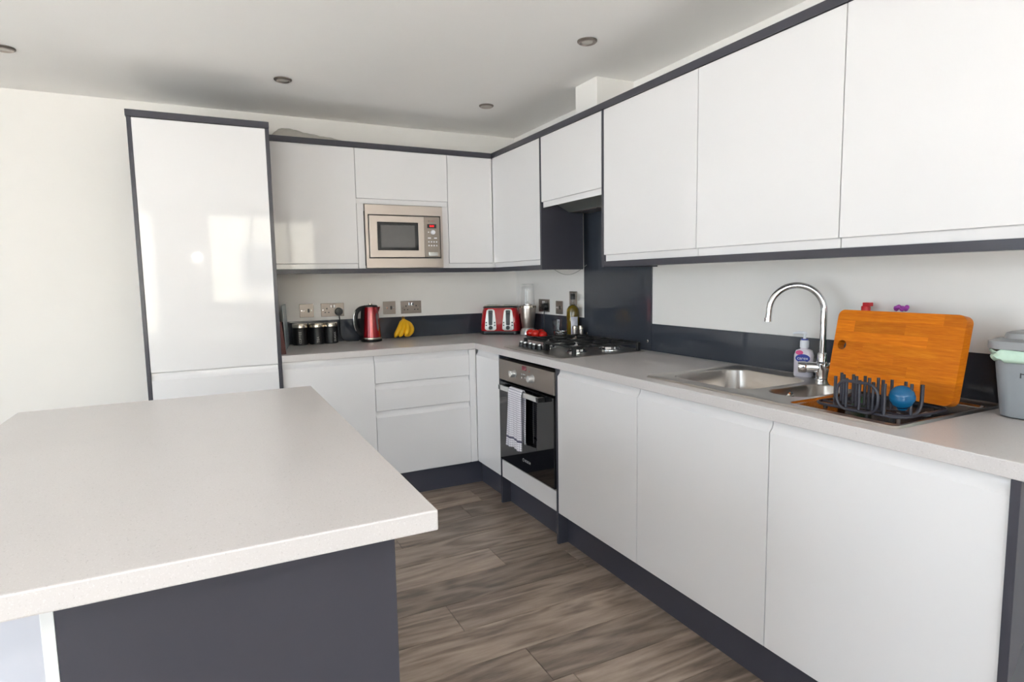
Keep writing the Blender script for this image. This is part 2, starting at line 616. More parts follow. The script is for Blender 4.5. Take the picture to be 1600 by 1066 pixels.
def window(name, label, q, wall, mull, cat='window'):
    """White framed window: outer frame with mullions, and one pane per light."""
    a0, a1, z0, z1 = q
    t = thing(name, label, cat, (0, 0, 0))
    t['kind'] = 'structure'

    def bx(m, a, b_, c, d, dep0, dep1):
        if wall == 'y':
            m.box(a, b_, RY0 - dep1, RY0 - dep0, c, d)
        else:
            m.box(RX0 - dep1, RX0 - dep0, a, b_, c, d)
    fw = 0.06
    m = MB()
    bx(m, a0, a1, z0, z0 + fw, 0.1, 0.17)
    bx(m, a0, a1, z1 - fw, z1, 0.1, 0.17)
    edges = [a0] + list(mull) + [a1]
    for i, e in enumerate(edges):
        lo = e if i == 0 else (e - fw if i == len(edges) - 1 else e - fw / 2)
        bx(m, lo, lo + fw, z0 + fw, z1 - fw, 0.1, 0.17)
    m.build('window_frame', m_pvc, t, bevel=0.004)
    for i in range(len(edges) - 1):
        p = MB()
        bx(p, edges[i] + fw / 2, edges[i + 1] - fw / 2, z0 + fw, z1 - fw, 0.133, 0.137)
        p.build('pane', m_pane, t)
    s_ = MB()
    bx(s_, a0 - 0.04, a1 + 0.04, z0 - 0.03, z0, -0.06, 0.1)
    s_.build('window_sill', m_pvc, t, bevel=0.004)
    return t


window('window_1', 'white framed window behind the viewer', FW, 'y', [-1.5, -1.0])
window('window_2', 'added unseen white framed window behind the viewer', FW2, 'y', [-3.5])
window('window_3', 'wide white framed patio window in the side wall', LW, 'x', [-2.5])
b = MB().box(-40, 40, -40, 40, -0.6, -0.3)
struct(b.build('ground', m_ground), 'outdoor paving beyond the windows', 'ground')
hs = thing('neighbour_house', 'cream rendered house wall seen only as a reflection', 'house', (-1.5, -20, -0.3))
MB().box(-9, 3.5, -20.5, -20, -0.3, 4.2).build('wall', m_render, hs)
for wx in (-6.2, -3.6, -1.0):
    w_ = MB().box(wx, wx + 1.1, -20.0, -19.94, 1.0, 2.6).build('window', m_pvc, hs)
    for dx in (0.06, 0.57):
        MB().box(wx + dx, wx + dx + 0.47, -19.94, -19.93, 1.07, 2.53).build('pane', m_darkpane, w_)


# ------------------------------------------------------------------ cabinets
def mapB(y):
    return lambda u, o, z: (u, y - o, z)


def mapR(x):
    return lambda u, o, z: (x - o, -u, z)


FXB, FXR = -0.6025, -0.601      # base door fronts: back run (y), side run (x)
FWB, FWR = -0.339, -0.342       # wall door fronts
DT = 0.02


def door(parent, fn, u0, u1, z0, z1, grip='top', name='door', mat=None, strip=0.034):
    """Handleless lacquered front with a scooped grip along one edge."""
    g = 0.0014
    t = DT
    if grip == 'top':
        prof = [(-t, z0 + g), (-0.001, z0 + g), (0, z0 + g + 0.001), (0, z1 - strip - 0.002), (-0.0015, z1 - strip), (-0.010, z1 - strip + 0.010), (-0.0135, z1 - strip + 0.02), (-0.0145, z1), (-t, z1)]
    elif grip == 'bottom':
        prof = [(-t, z0), (-0.012, z0), (-0.012, z0 + strip - 0.003), (-0.010, z0 + strip - 0.001), (-0.001, z0 + strip), (0, z0 + strip + 0.001), (0, z1 - g - 0.001), (-0.001, z1 - g), (-t, z1 - g)]
    else:
        prof = [(-t, z0 + g), (-0.001, z0 + g), (0, z0 + g + 0.001), (0, z1 - g - 0.001), (-0.001, z1 - g), (-t, z1 - g)]
    m = MB().extr(prof, lambda p, q, u: fn(u, p, q), u0 + g, u1 - g)
    return m.build(name, mat or m_white, parent, smooth=28)


def carcass(parent, fn, depth, u0, u1, z0, z1, top=False, name='carcass', mat=None):
    """Open box of boards standing behind the fronts."""
    t = 0.016
    g = 0.0006
    m = MB()

    def bx(a, b_, o0, o1, c, d):
        p = [fn(u, o, z) for u in (a, b_) for o in (o0, o1) for z in (c, d)]
        xs, ys, zs = [v[0] for v in p], [v[1] for v in p], [v[2] for v in p]
        m.box(min(xs), max(xs), min(ys), max(ys), min(zs), max(zs))
    f = -DT - 0.001
    bk = -depth
    bx(u0 + g, u0 + t, bk, f, z0, z1)
    bx(u1 - t, u1 - g, bk, f, z0, z1)
    bx(u0 + t, u1 - t, bk, f, z0, z0 + t)
    bx(u0 + t, u1 - t, bk, bk + t, z0 + t, z1)
    if top:
        bx(u0 + t, u1 - t, bk, f, z1 - t, z1)
    else:
        bx(u0 + t, u1 - t, f - t, f, z1 - 0.06, z1)
    return m.build(name, mat or m_carc, parent)


B_, R_ = mapB(FXB), mapR(FXR)
ZD, ZT = 0.157, 0.868
DB = 0.59

# tall cabinet (integrated fridge housing)
TX0, TX1, TY, TZ = -2.353, -1.731, -0.62, 2.118
t = thing('tall_cabinet', 'tall white gloss cabinet framed in dark grey beside the bare wall', 'cabinet', (-2.042, -0.31, 0))
MB().box(TX0, TX0 + 0.018, TY, -0.002, 0, 2.086).build('side_panel', m_dark, t, bevel=0.001)
MB().box(TX1 - 0.018, TX1, TY, -0.002, 0, 2.086).build('side_panel', m_dark, t, bevel=0.001)
MB().box(TX0 - 0.004, TX1 + 0.001, TY - 0.004, -0.002, 2.0865, TZ).build('cornice', m_dark, t, bevel=0.0015)
MB().box(TX0 + 0.0185, TX1 - 0.0185, TY + 0.024, -0.004, 0.15, 2.085).build('carcass', m_carc, t)
fnT = mapB(TY + 0.002)
door(t, fnT, TX0 + 0.018, TX1 - 0.018, 0.868, 2.085, grip='none')
door(t, fnT, TX0 + 0.018, TX1 - 0.018, ZD, 0.8645, grip='top')
MB().box(TX0 + 0.0185, TX1 - 0.0185, TY + 0.05, TY + 0.066, 0, 0.149).build('plinth', m_plinth, t)

# base cabinets, back run
t = thing('base_cabinet', 'white gloss base cabinet with one wide door next to the tall cabinet', 'cabinet', (-1.48, -0.3, 0.15))
carcass(t, B_, DB, -1.7295, -1.2345, 0.15, 0.8715)
door(t, B_, -1.730, -1.2335, ZD, ZT)
t = thing('drawer_cabinet', 'white gloss base cabinet with three stacked drawers under the banana bunch', 'cabinet', (-0.94, -0.3, 0.15))
carcass(t, B_, DB, -1.2335, -0.6465, 0.15, 0.8715)
for z0, z1 in ((0.7085, ZT), (0.545, 0.7085), (ZD, 0.545)):
    door(t, B_, -1.2335, -0.6460, z0, z1 - (0.0025 if z1 < 0.8 else 0), name='drawer')
t = thing('corner_cabinet', 'white gloss corner base cabinet with narrow door beside the oven', 'cabinet', (-0.3, -0.5, 0.15))
MB().box(-0.6455, -0.6015, FXB, FXB + 0.018, ZD, ZT).build('filler_strip', m_white, t, bevel=0.001)
carcass(t, R_, DB, 0.012, 0.9385, 0.15, 0.8715)
door(t, R_, 0.6055, 0.938, ZD, ZT)

# oven housing
O1, O2 = 0.939, 1.582
t = thing('oven_housing', 'dark grey framed oven housing with white panel under the oven', 'cabinet', (-0.3, -1.26, 0))
MB().box(-0.603, -0.012, -(O1 + 0.016), -O1, 0, 0.8715).build('side_panel', m_dark, t, bevel=0.001)
MB().box(-0.603, -0.012, -O2, -(O2 - 0.016), 0, 0.8715).build('side_panel', m_dark, t, bevel=0.001)
door(t, R_, O1 + 0.0165, O2 - 0.0165, 0.158, 0.262, grip='none', name='lower_panel')
MB().box(-0.578, -0.012, -(O2 - 0.0165), -(O1 + 0.0165), 0.2, 0.216).build('shelf', m_carc, t)

# base cabinets, side run
uu = [(1.5825, 2.181, 'white gloss base cabinet door between the oven and the sink cabinet'),
      (2.182, 2.7985, 'white gloss base cabinet with door below the steel sink bowls'),
      (2.7995, 3.4035, 'white gloss base cabinet with dark grey end panel under the drainer')]
for i, (a, c, lab) in enumerate(uu):
    t = thing('base_cabinet', lab, 'cabinet', (-0.3, -(a + c) / 2, 0.15), 'full-door base cabinets on the sink side')
    carcass(t, R_, DB, a, c, 0.15, 0.8715)
    door(t, R_, a, c, ZD, ZT if i else 0.8695)
    if i == 2:
        MB().box(-0.612, -0.002, -3.4235, -3.4045, 0, 0.8715).build('end_panel', m_dark, t, bevel=0.001)

# plinths
PX, PY = -0.548, -0.5457
p = MB().box(TX1 + 0.001, -0.549, PY, PY + 0.016, 0, 0.149).build('plinth', m_plinth)
tag(p, 'dark grey plinth board under the drawers', 'plinth', 'plinth boards')
for a, c, lab in ((0.53, O1 - 0.001, 'short dark grey plinth board under the narrow corner door'),
                  (O1 + 0.017, O2 - 0.017, 'dark grey plinth board below the oven'),
                  (O2 + 0.001, 3.404, 'long dark grey plinth board below the sink side doors')):
    p = MB().box(PX, PX + 0.016, -c, -a, 0, 0.149).build('plinth', m_plinth)
    tag(p, lab, 'plinth', 'plinth boards')


# worktop: L-shaped slab with the sink cut-out
def cells(xs, ys, keep, z0, z1):
    m = MB()
    for i in range(len(xs) - 1):
        for j in range(len(ys) - 1):
            if not keep(i, j):
                continue
            x0, x1, y0, y1 = xs[i], xs[i + 1], ys[j], ys[j + 1]
            m.add([(x0, y0, z1), (x1, y0, z1), (x1, y1, z1), (x0, y1, z1)], [(0, 1, 2, 3)])
            m.add([(x0, y0, z0), (x1, y0, z0), (x1, y1, z0), (x0, y1, z0)], [(3, 2, 1, 0)])

            def k2(a, c):
                return 0 <= a < len(xs) - 1 and 0 <= c < len(ys) - 1 and keep(a, c)
            for (di, dj, p, q) in ((-1, 0, (x0, y0), (x0, y1)), (1, 0, (x1, y0), (x1, y1)), (0, -1, (x0, y0), (x1, y0)), (0, 1, (x0, y1), (x1, y1))):
                if not k2(i + di, j + dj):
                    m.add([(p[0], p[1], z0), (q[0], q[1], z0), (q[0], q[1], z1), (p[0], p[1], z1)], [(0, 1, 2, 3)])
    return m


WZ0, WZ = 0.8724, 0.910
xs = [TX1 + 0.0015, -0.616, -0.540, -0.080, -0.001]
ys = [-3.50, -3.115, -2.195, -0.622, -0.001]
m = cells(xs, ys, lambda i, j: (j == 3 or i >= 1) and not (i == 2 and j == 1), WZ0, WZ)
tag(m.build('worktop', m_top, bevel=0.0025), 'L-shaped pale grey stone-look worktop carrying sink and hob', 'worktop')

# splashbacks
p = MB().box(TX1 + 0.002, -0.0065, -0.0065, -0.0005, WZ + 0.0005, 1.053).build('splashback', m_splash, bevel=0.001)
tag(p, 'low dark grey glass upstand behind kettle and toaster', 'splashback')
p = MB().box(-0.0065, -0.0005, -0.9185, -0.007, WZ + 0.0005, 1.053).build('splashback', m_splash, bevel=0.001)
tag(p, 'short low dark grey glass upstand behind oil bottle and blender', 'splashback')
sp = thing('splashback', 'tall dark grey glass splashback panel behind the hob', 'splashback', (-0.0035, -1.233, WZ))
MB().box(-0.0075, -0.0005, -1.547, -0.919, WZ + 0.0005, 1.735).build('glass_panel', m_splash, sp, bevel=0.001)
for yy, zz in ((-0.95, 1.69), (-0.95, 0.96), (-1.52, 0.96)):
    MB().lathe([(0.008, 0), (0.008, -0.003), (0.006, -0.005), (0, -0.005)], (-0.0075, yy, zz), 16, 'x').build('screw_cap', m_chrome, sp, smooth=40)
p = MB().box(-0.0065, -0.0005, -3.50, -1.5475, WZ + 0.0005, 1.053).build('splashback', m_splash, bevel=0.001)
tag(p, 'long low dark grey glass upstand behind the sink', 'splashback')

# wall cabinets
WB, WR = mapB(FWB), mapR(FWR)
ZB0, ZB1, ZW = 1.347, 1.375, 2.086
DW = 0.334
t = thing('wall_cabinet', 'white gloss wall cabinet with single door between tall cabinet and microwave', 'cabinet', (-1.48, -0.17, ZB1))
carcass(t, WB, DW, -1.7295, -1.2395, ZB1 + 0.0005, ZW - 0.0005, top=True)
door(t, WB, -1.730, -1.2385, ZB1, ZW, 'bottom', strip=0.031)
t = thing('microwave_cabinet', 'white gloss wall cabinet with flap door housing the microwave', 'cabinet', (-0.95, -0.17, ZB1))
carcass(t, WB, DW, -1.2385, -0.6565, ZB1 + 0.0005, ZW - 0.0005, top=True)
door(t, WB, -1.2380, -0.6570, 1.763, ZW, 'bottom', strip=0.031)
MB().box(-1.237, -1.197, FWB + 0.004, FWB + 0.020, ZB1, 1.762).build('filler_strip', m_white, t, bevel=0.001)
MB().box(-0.7015, -0.658, FWB + 0.004, FWB + 0.020, ZB1, 1.762).build('filler_strip', m_white, t, bevel=0.001)
t = thing('corner_wall_cabinet', 'white gloss corner wall cabinet whose two doors meet in the corner', 'cabinet', (-0.3, -0.4, ZB1))
door(t, WB, -0.6560, -0.3445, ZB1, ZW, 'bottom', strip=0.031)
door(t, WR, 0.3425, 0.974, ZB1, ZW, 'bottom', strip=0.031)
m = cells([-0.655, -0.320, -0.062, -0.004], [-0.973, -0.317, -0.004], lambda i, j: j == 1 or i == 1, ZB1 + 0.0005, ZW - 0.0005)
m.build('carcass', m_carc, t)
MB().box(FWR - 0.001, -0.060, -0.991, -0.9745, ZB0, ZW).build('side_panel', m_dark, t, bevel=0.0008)
t = thing('hood_cabinet', 'short white gloss wall cabinet above the cooker hood', 'cabinet', (-0.17, -1.28, 1.7))
carcass(t, WR, DW, 0.9915, 1.5785, 1.78, ZW - 0.0005, top=True)
door(t, WR, 0.992, 1.578, 1.697, ZW, 'bottom', strip=0.031)
gw = 'wide wall cabinets above the sink'
for i, (a, c, lab) in enumerate(((1.5965, 2.2135, 'white gloss wall cabinet with dark side panel next to the cooker hood'),
                                 (2.2145, 2.8135, 'white gloss wall cabinet above the arched tap, middle of three'),
                                 (2.8145, 3.4155, 'white gloss wall cabinet above the wooden board, farthest from the hood'))):
    t = thing('wall_cabinet', lab, 'cabinet', (-0.17, -(a + c) / 2, ZB1), gw)
    carcass(t, WR, DW, a, c, ZB1 + 0.0005, ZW - 0.0005, top=True)
    door(t, WR, a, c, ZB1, ZW, 'bottom', strip=0.031)
    if i == 0:
        MB().box(FWR - 0.001, -0.010, -1.596, -1.579, ZB0, ZW).build('side_panel', m_dark, t, bevel=0.0008)
    if i == 2:
        MB().box(FWR - 0.001, -0.010, -3.434, -3.416, ZB0, ZW).build('side_panel', m_dark, t, bevel=0.0008)
# cornice and pelmets
m = cells([TX1 + 0.002, FWR - 0.006, -0.25, -0.002], [-3.436, FWB - 0.006, -0.25, -0.002],
          lambda i, j: (j == 1 and i == 0) or (i == 1 and j <= 1), ZW + 0.0005, 2.118)
tag(m.build('cornice', m_dark, bevel=0.0015), 'dark grey cornice strip running along the top of the wall cabinets', 'cornice')
m = cells([TX1 + 0.002, FWR - 0.001, -0.28, -0.002], [-0.9735, FWB - 0.001, -0.28, -0.002],
          lambda i, j: (j == 1 and i == 0) or (i == 1 and j <= 1), ZB0, ZB1 - 0.0005)
tag(m.build('pelmet', m_dark, bevel=0.001), 'dark grey pelmet strip under the microwave and corner wall cabinets', 'pelmet')
m = MB().box(FWR - 0.001, -0.28, -3.4155, -1.597, ZB0, ZB1 - 0.0005)
tag(m.build('pelmet', m_dark, bevel=0.001), 'dark grey pelmet strip under the wall cabinets above the sink', 'pelmet')

# cooker hood
t = thing('cooker_hood', 'slim grey integrated cooker hood under the short wall cabinet', 'hood', (-0.17, -1.28, 1.66))
MB().extr([(-0.30, 1.73), (-0.235, 1.712), (-0.165, 1.676), (-0.03, 1.676), (-0.03, 1.775), (-0.30, 1.775)],
          lambda p_, q_, y: (p_, y, q_), -1.572, -1.0).build('body', m_hood, t, bevel=0.002)
for yy in (-1.42, -1.15):
    f_ = MB().box(-0.155, -0.04, yy - 0.12, yy + 0.12, 1.672, 1.6755).build('filter', m_steel, t)
for yy in (-1.54, -1.03):
    MB().lathe([(0.016, 0), (0.016, -0.004), (0, -0.004)], (-0.1, yy, 1.676), 16).build('lamp', m_bulb, t)
w_ = MB().tube([(-0.05, -0.592 - 0.42 * i / 14, 1.372 - 0.055 * math.sin(PI * i / 14)) for i in range(15)], 0.0016, 6)
tag(w_.build('hood_cable', pbr('pale_cable', (150, 148, 142), 0.5), smooth=60), 'thin grey cable sagging below the corner wall cabinet', 'cable')

# ------------------------------------------------------------------ island
IX0, IX1, IY0, IY1 = -2.618, -1.735, -1.664, -3.073
t = thing('kitchen_island', 'freestanding island with pale stone-look top and dark grey end panel', 'island', (-2.15, -2.37, 0))
MB().box(IX0, IX1, IY1, IY0, WZ0, 0.909).build('countertop', m_top, t, bevel=0.003)
MB().box(-2.289, -1.79, -2.990, -2.972, 0, WZ0 - 0.0005).build('end_panel', m_dark, t, bevel=0.001)
MB().box(-2.289, -1.79, -1.74, -1.722, 0, WZ0 - 0.0005).build('end_panel', m_dark, t, bevel=0.001)
MB().box(-2.306, -2.2895, -2.990, -1.722, 0, WZ0 - 0.0005).build('back_panel', m_carc, t, bevel=0.001)
MB().box(-2.618, -2.3065, -2.80, -2.782, 0, WZ0 - 0.0005).build('support_panel', m_melamine, t, bevel=0.001)
MB().box(-2.289, -1.813, -2.9715, -1.7405, 0.15, WZ0 - 0.001).build('carcass', m_carc, t)
fnI = lambda u, o, z: (-1.792 + o, u, z)
for a in (-2.9715, -2.561, -2.1505):
    door(t, fnI, a, a + 0.410, ZD, ZT)
MB().box(-1.86, -1.845, -2.9715, -1.7405, 0, 0.149).build('plinth', m_plinth, t)

# ------------------------------------------------------------------ ceiling downlights
spots = [(-0.535, -1.748, 'recessed ceiling spotlight above the sink side, closest to the wall cabinets'),
         (-0.532, -0.687, 'recessed ceiling spotlight above the corner wall cabinet'),
         (-1.66, -0.705, 'recessed ceiling spotlight above the wall cabinet beside the tall cabinet'),
         (-2.775, -0.66, 'recessed ceiling spotlight above the bare wall, cut by the picture edge')]
first = None
for x, y, lab in spots:
    if first is None:
        t = thing('ceiling_spotlight', lab, 'spotlight', (x, y, RH), 'recessed ceiling spotlights')
        ring = MB().lathe([(0.043, -0.0005), (0.043, -0.004), (0.039, -0.008), (0.033, -0.008), (0.030, -0.003)], (0, 0, 0), 36, cap=False).build('ring', m_nickel, t, smooth=40, local=True)
        cup = MB().lathe([(0.0365, -0.0085), (0.033, -0.011), (0.029, -0.009), (0.025, -0.0065)], (0, 0, 0), 36, cap=False).build('tilt_ring', m_steel, t, smooth=40, local=True)
        bl = MB().lathe([(0.0255, -0.0065), (0.02, -0.0075), (0.01, -0.0085), (0, -0.009)], (0, 0, 0), 24).build('lens', m_bulb, t, smooth=60, local=True)
        first = (t, ring, cup, bl)
    else:
        t = first[0].copy()
        COL.objects.link(t)
        t.location = (x, y, RH)
        t['label'] = lab
        for c in first[1:]:
            q = c.copy()
            COL.objects.link(q)
            q.parent = t


# ------------------------------------------------------------------ sockets and switches
def plate(name, label, group, fn, u, z, w, h, kind, cat):
    """Brushed metal faceplate; fn maps (along wall, out of wall, height)."""
    o = fn(u, 0, z)
    t = thing(name, label, cat, o, group)

    def bx(m, a, b_, o0, o1, c, d):
        p = [fn(u + i, j, z + k) for i in (a, b_) for j in (o0, o1) for k in (c, d)]
        X, Y, Z = [v[0] for v in p], [v[1] for v in p], [v[2] for v in p]
        m.box(min(X), max(X), min(Y), max(Y), min(Z), max(Z))
        return m
    bx(MB(), -w / 2, w / 2, 0.0005, 0.006, -h / 2, h / 2).build('faceplate', m_nickel, t, bevel=0.002)
    f0 = 0.0062
    if kind in ('double', 'double_plug'):
        for s_ in (-1, 1):
            cx = s_ * 0.036
            bx(MB(), cx - 0.004, cx + 0.004, f0, f0 + 0.0006, 0.004, 0.013).build('pin_hole', m_black, t)
            for d in (-0.011, 0.011):
                bx(MB(), cx + d - 0.0045, cx + d + 0.0045, f0, f0 + 0.0006, -0.019, -0.013).build('pin_hole', m_black, t)
            bx(MB(), s_ * 0.010 - 0.007, s_ * 0.010 + 0.007, f0, f0 + 0.005, 0.012, 0.032).build('rocker', m_chrome, t, bevel=0.0015)
    elif kind in ('vertical', ):
        bx(MB(), -0.010, 0.010, f0, f0 + 0.005, 0.022, 0.042).build('rocker', m_chrome, t, bevel=0.0015)
        bx(MB(), -0.006, 0.006, f0, f0 + 0.002, -0.03, -0.02).build('neon', m_redcap, t)
    elif kind == 'single_socket':
        bx(MB(), -0.004, 0.004, f0, f0 + 0.0006, 0.004, 0.013).build('pin_hole', m_black, t)
        for d in (-0.011, 0.011):
            bx(MB(), d - 0.0045, d + 0.0045, f0, f0 + 0.0006, -0.019, -0.013).build('pin_hole', m_black, t)
        bx(MB(), 0.018, 0.030, f0, f0 + 0.005, 0.010, 0.030).build('rocker', m_chrome, t, bevel=0.0015)
    else:
        bx(MB(), 0.006, 0.018, f0, f0 + 0.004, -0.012, 0.012).build('rocker', m_black, t, bevel=0.001)
        bx(MB(), -0.020, -0.012, f0, f0 + 0.002, -0.004, 0.004).build('neon', m_chrome, t)
    for s_ in (-1, 1):
        c = fn(u + s_ * (w / 2 - 0.013) if kind != 'vertical' else u, 0.006, z if kind != 'vertical' else z + s_ * 0.06)
        ax = 'y' if abs(fn(0, 1, 0)[1] - fn(0, 0, 0)[1]) > 0.5 else 'x'
        MB().lathe([(0.0035, 0), (0.0035, -0.0014), (0, -0.0018)], c, 12, ax).build('screw', m_chrome, t, smooth=40)
    return t


PB, PR = mapB(0.0), mapR(0.0)
gs = 'brushed metal wall plates'
plate('fused_switch', 'brushed metal fused switch plate above the black canisters', gs, PB, -1.506, 1.118, 0.086, 0.086, 'switch', 'switch')
plate('double_socket', 'brushed metal double socket with a black plug in it', gs, PB, -1.345, 1.118, 0.146, 0.086, 'double_plug', 'socket')
plate('fused_switch', 'brushed metal fused switch plate above the space between kettle and bananas', gs, PB, -0.971, 1.117, 0.086, 0.086, 'switch', 'switch')
plate('double_socket', 'brushed metal empty double socket above the bananas', gs, PB, -0.819, 1.116, 0.146, 0.086, 'double', 'socket')
plate('double_socket', 'brushed metal socket with plug behind the glass-cupped blender', gs, PR, 0.42, 1.112, 0.146, 0.086, 'double', 'socket')
plate('fused_switch', 'brushed metal switch plate between blender and oil bottle', gs, PR, 0.62, 1.105, 0.086, 0.086, 'switch', 'switch')
plate('cooker_switch', 'tall brushed metal switch plate behind the neck of the oil bottle', gs, PR, 0.79, 1.140, 0.086, 0.146, 'vertical', 'switch')


def smooth_path(pts, n=8):
    P = [Vector(p) for p in pts]
    out = []
    for i in range(len(P) - 1):
        p0, p1, p2, p3 = P[max(i - 1, 0)], P[i], P[i + 1], P[min(i + 2, len(P) - 1)]
        for k in range(n):
            s_ = k / n
            out.append(0.5 * ((2 * p1) + (p2 - p0) * s_ + (2 * p0 - 5 * p1 + 4 * p2 - p3) * s_ ** 2 + (3 * p1 - p0 - 3 * p2 + p3) * s_ ** 3))
    out.append(P[-1])
    return out


# plug and lead of the kettle
t = thing('power_plug', 'black plug and lead running from the double socket to the kettle', 'plug', (-1.309, -0.0075, 1.105))
MB().lathe([(0.024, -0.0075), (0.026, -0.012), (0.026, -0.024), (0.022, -0.034), (0, -0.036)], (-1.309, 0, 1.105), 20, 'y').build('plug_body', m_black, t, smooth=40)
MB().tube(smooth_path([(-1.309, -0.022, 1.085), (-1.306, -0.024, 1.05), (-1.305, -0.024, 0.98), (-1.298, -0.03, 0.935), (-1.275, -0.045, 0.915), (-1.235, -0.06, 0.9145), (-1.200, -0.075, 0.9145)]), 0.0035, 8).build('lead', m_black, t, smooth=60)
t = thing('power_plug', 'black plug and lead behind the steel blender', 'plug', (-0.0075, -0.455, 1.105))
MB().lathe([(0.024, -0.0075), (0.026, -0.012), (0.026, -0.024), (0.022, -0.034), (0, -0.036)], (0, -0.456, 1.105), 20, 'x').build('plug_body', m_black, t, smooth=40)
MB().tube(smooth_path([(-0.022, -0.456, 1.085), (-0.026, -0.456, 1.05), (-0.028, -0.46, 0.97), (-0.03, -0.45, 0.92), (-0.036, -0.42, 0.9145), (-0.05, -0.38, 0.9145)]), 0.0035, 8).build('lead', m_black, t, smooth=60)

# ------------------------------------------------------------------ microwave
t = thing('microwave', 'built-in stainless steel microwave with red clock display', 'microwave', (-0.949, -0.17, 1.379))
MX0, MX1, MZ0, MZ1 = -1.194, -0.7035, 1.3765, 1.758
YF = FWB - 0.010


def frame_xz(m, x0, x1, z0, z1, a0, a1, c0, c1, y0, y1):
    """Rectangular frame (outer x0..z1, opening a0..c1) between y0 and y1 with mitred bars."""
    o_ = [(x0, z0), (x1, z0), (x1, z1), (x0, z1)]
    i_ = [(a0, c0), (a1, c0), (a1, c1), (a0, c1)]
    vs = [(p[0], y0, p[1]) for p in o_ + i_] + [(p[0], y1, p[1]) for p in o_ + i_]
    fs = []
    for k in range(4):
        j = (k + 1) % 4
        fs += [(k, j, 4 + j, 4 + k), (8 + k, 12 + k, 12 + j, 8 + j), (k, 8 + k, 8 + j, j), (4 + k, 4 + j, 12 + j, 12 + k)]
    return m.add(vs, fs)


frame_xz(MB(), MX0, MX1, MZ0, MZ1, -1.1775, -0.7175, 1.436, 1.698, YF - 0.008, YF + 0.012).build('facade_frame', m_steel, t, bevel=0.002)
MB().box(-1.177, -0.718, YF + 0.002, YF + 0.010, 1.4365, 1.6975).build('recess', m_black, t)
MB().box(-1.15, -0.75, YF + 0.012, -0.06, 1.395, 1.74).build('oven_box', m_black, t)
dr = frame_xz(MB(), -1.171, -0.8285, 1.442, 1.692, -1.124, -0.866, 1.484, 1.654, YF - 0.014, YF + 0.002).build('door', m_steel, t, bevel=0.0015)
frame_xz(MB(), -1.124, -0.866, 1.484, 1.654, -1.103, -0.889, 1.502, 1.636, YF - 0.012, YF + 0.002).build('window_border', m_black, dr)
MB().box(-1.103, -0.889, YF - 0.0105, YF + 0.002, 1.502, 1.636).build('window', m_bwin, dr)
cp = MB().box(-0.8275, -0.724, YF - 0.014, YF + 0.002, 1.442, 1.692).build('control_panel', m_nickel, t, bevel=0.0015)
YC = YF - 0.0141
MB().box(-0.808, -0.748, YC - 0.001, YC, 1.623, 1.648).build('display', m_black, cp)
text('clock_digits', '8:00', 0.017, (-0.778, YC - 0.0014, 1.6355), FACE_B, m_disp, cp)
text('brand_lettering', 'BOSCH', 0.0085, (-0.772, YC - 0.0004, 1.667), FACE_B, m_lettered, cp)
MB().lathe([(0.0042, 0), (0.0042, -0.0006), (0.0030, -0.0006), (0.0030, 0)], (-0.797, YC, 1.667), 20, 'y', cap=False).build('brand_ring', m_letterdk, cp)
MB().lathe([(0.0145, 0), (0.0145, -0.004), (0.0125, -0.014), (0.0115, -0.016), (0, -0.016)], (-0.772, YC, 1.597), 24, 'y').build('knob', m_whitep, cp, smooth=40)
MB().lathe([(0.004, 0), (0.004, -0.003), (0, -0.003)], (-0.801, YC, 1.598), 14, 'y').build('button', m_whitep, cp)
for x in (-0.796, -0.756):
    MB().box(x - 0.010, x + 0.010, YC - 0.003, YC, 1.558, 1.565).build('button', m_whitep, cp, bevel=0.001)
for z in (1.538, 1.515):
    for x in (-0.800, -0.783, -0.766, -0.749):
        MB().lathe([(0.0045, 0), (0.0045, -0.003), (0, -0.003)], (x, YC, z), 14, 'y').build('button', m_whitep, cp)
MB().box(-0.803, -0.744, YC - 0.004, YC, 1.449, 1.474).build('door_button', m_silverp, cp, bevel=0.0015)

# ------------------------------------------------------------------ oven
t = thing('built_in_oven', 'black glass built-in oven with steel control panel', 'oven', (-0.3, -1.26, 0.272))
OU0, OU1 = O1 + 0.018, O2 - 0.018
XO = -0.606
MB().box(-0.56, -0.05, -(OU1 - 0.004), -(OU0 + 0.004), 0.28, 0.84).build('oven_body', m_black, t)
cp = MB().box(XO - 0.004, -0.561, -OU1, -OU0, 0.735, 0.850).build('control_panel', m_nickel, t, bevel=0.002)
d = MB().box(XO - 0.006, -0.561, -OU1, -OU0, 0.272, 0.724).build('door', m_blackgloss, t, bevel=0.002)
XC = XO - 0.004
for yy in (-1.15, -1.351):
    k = MB().lathe([(0.022, 0), (0.022, -0.004), (0.0185, -0.005), (0.0175, -0.026), (0.016, -0.029), (0, -0.029)], (XC, yy, 0.789), 28, 'x').build('knob', m_silverp, cp, smooth=40)
MB().box(XC - 0.0008, XC, -1.285, -1.238, 0.820, 0.843).build('display', m_disp2, cp)
for yy, zz in ((-1.232, 0.796), (-1.25, 0.797), (-1.268, 0.798), (-1.232, 0.778), (-1.268, 0.78)):
    MB().lathe([(0.0045, 0), (0.0045, -0.003), (0, -0.003)], (XC, yy, zz), 12, 'x').build('button', m_silverp, cp)
MB().lathe([(0.003, 0), (0.003, -0.001), (0, -0.001)], (XC, -1.318, 0.822), 10, 'x').build('pilot_light', m_redcap, cp)
h = MB().box(-0.652, -0.640, -1.482, -1.03, 0.690, 0.716).build('handle', m_silverp, d, bevel=0.002)
for yy in (-1.470, -1.042):
    MB().box(-0.6525, XO - 0.0065, yy - 0.013, yy + 0.013, 0.690, 0.7155).build('handle_bracket', m_black, d, bevel=0.002)
text('brand_lettering', 'BOSCH', 0.019, (XO - 0.0063, -1.29, 0.335), FACE_R, m_lettersil, d)
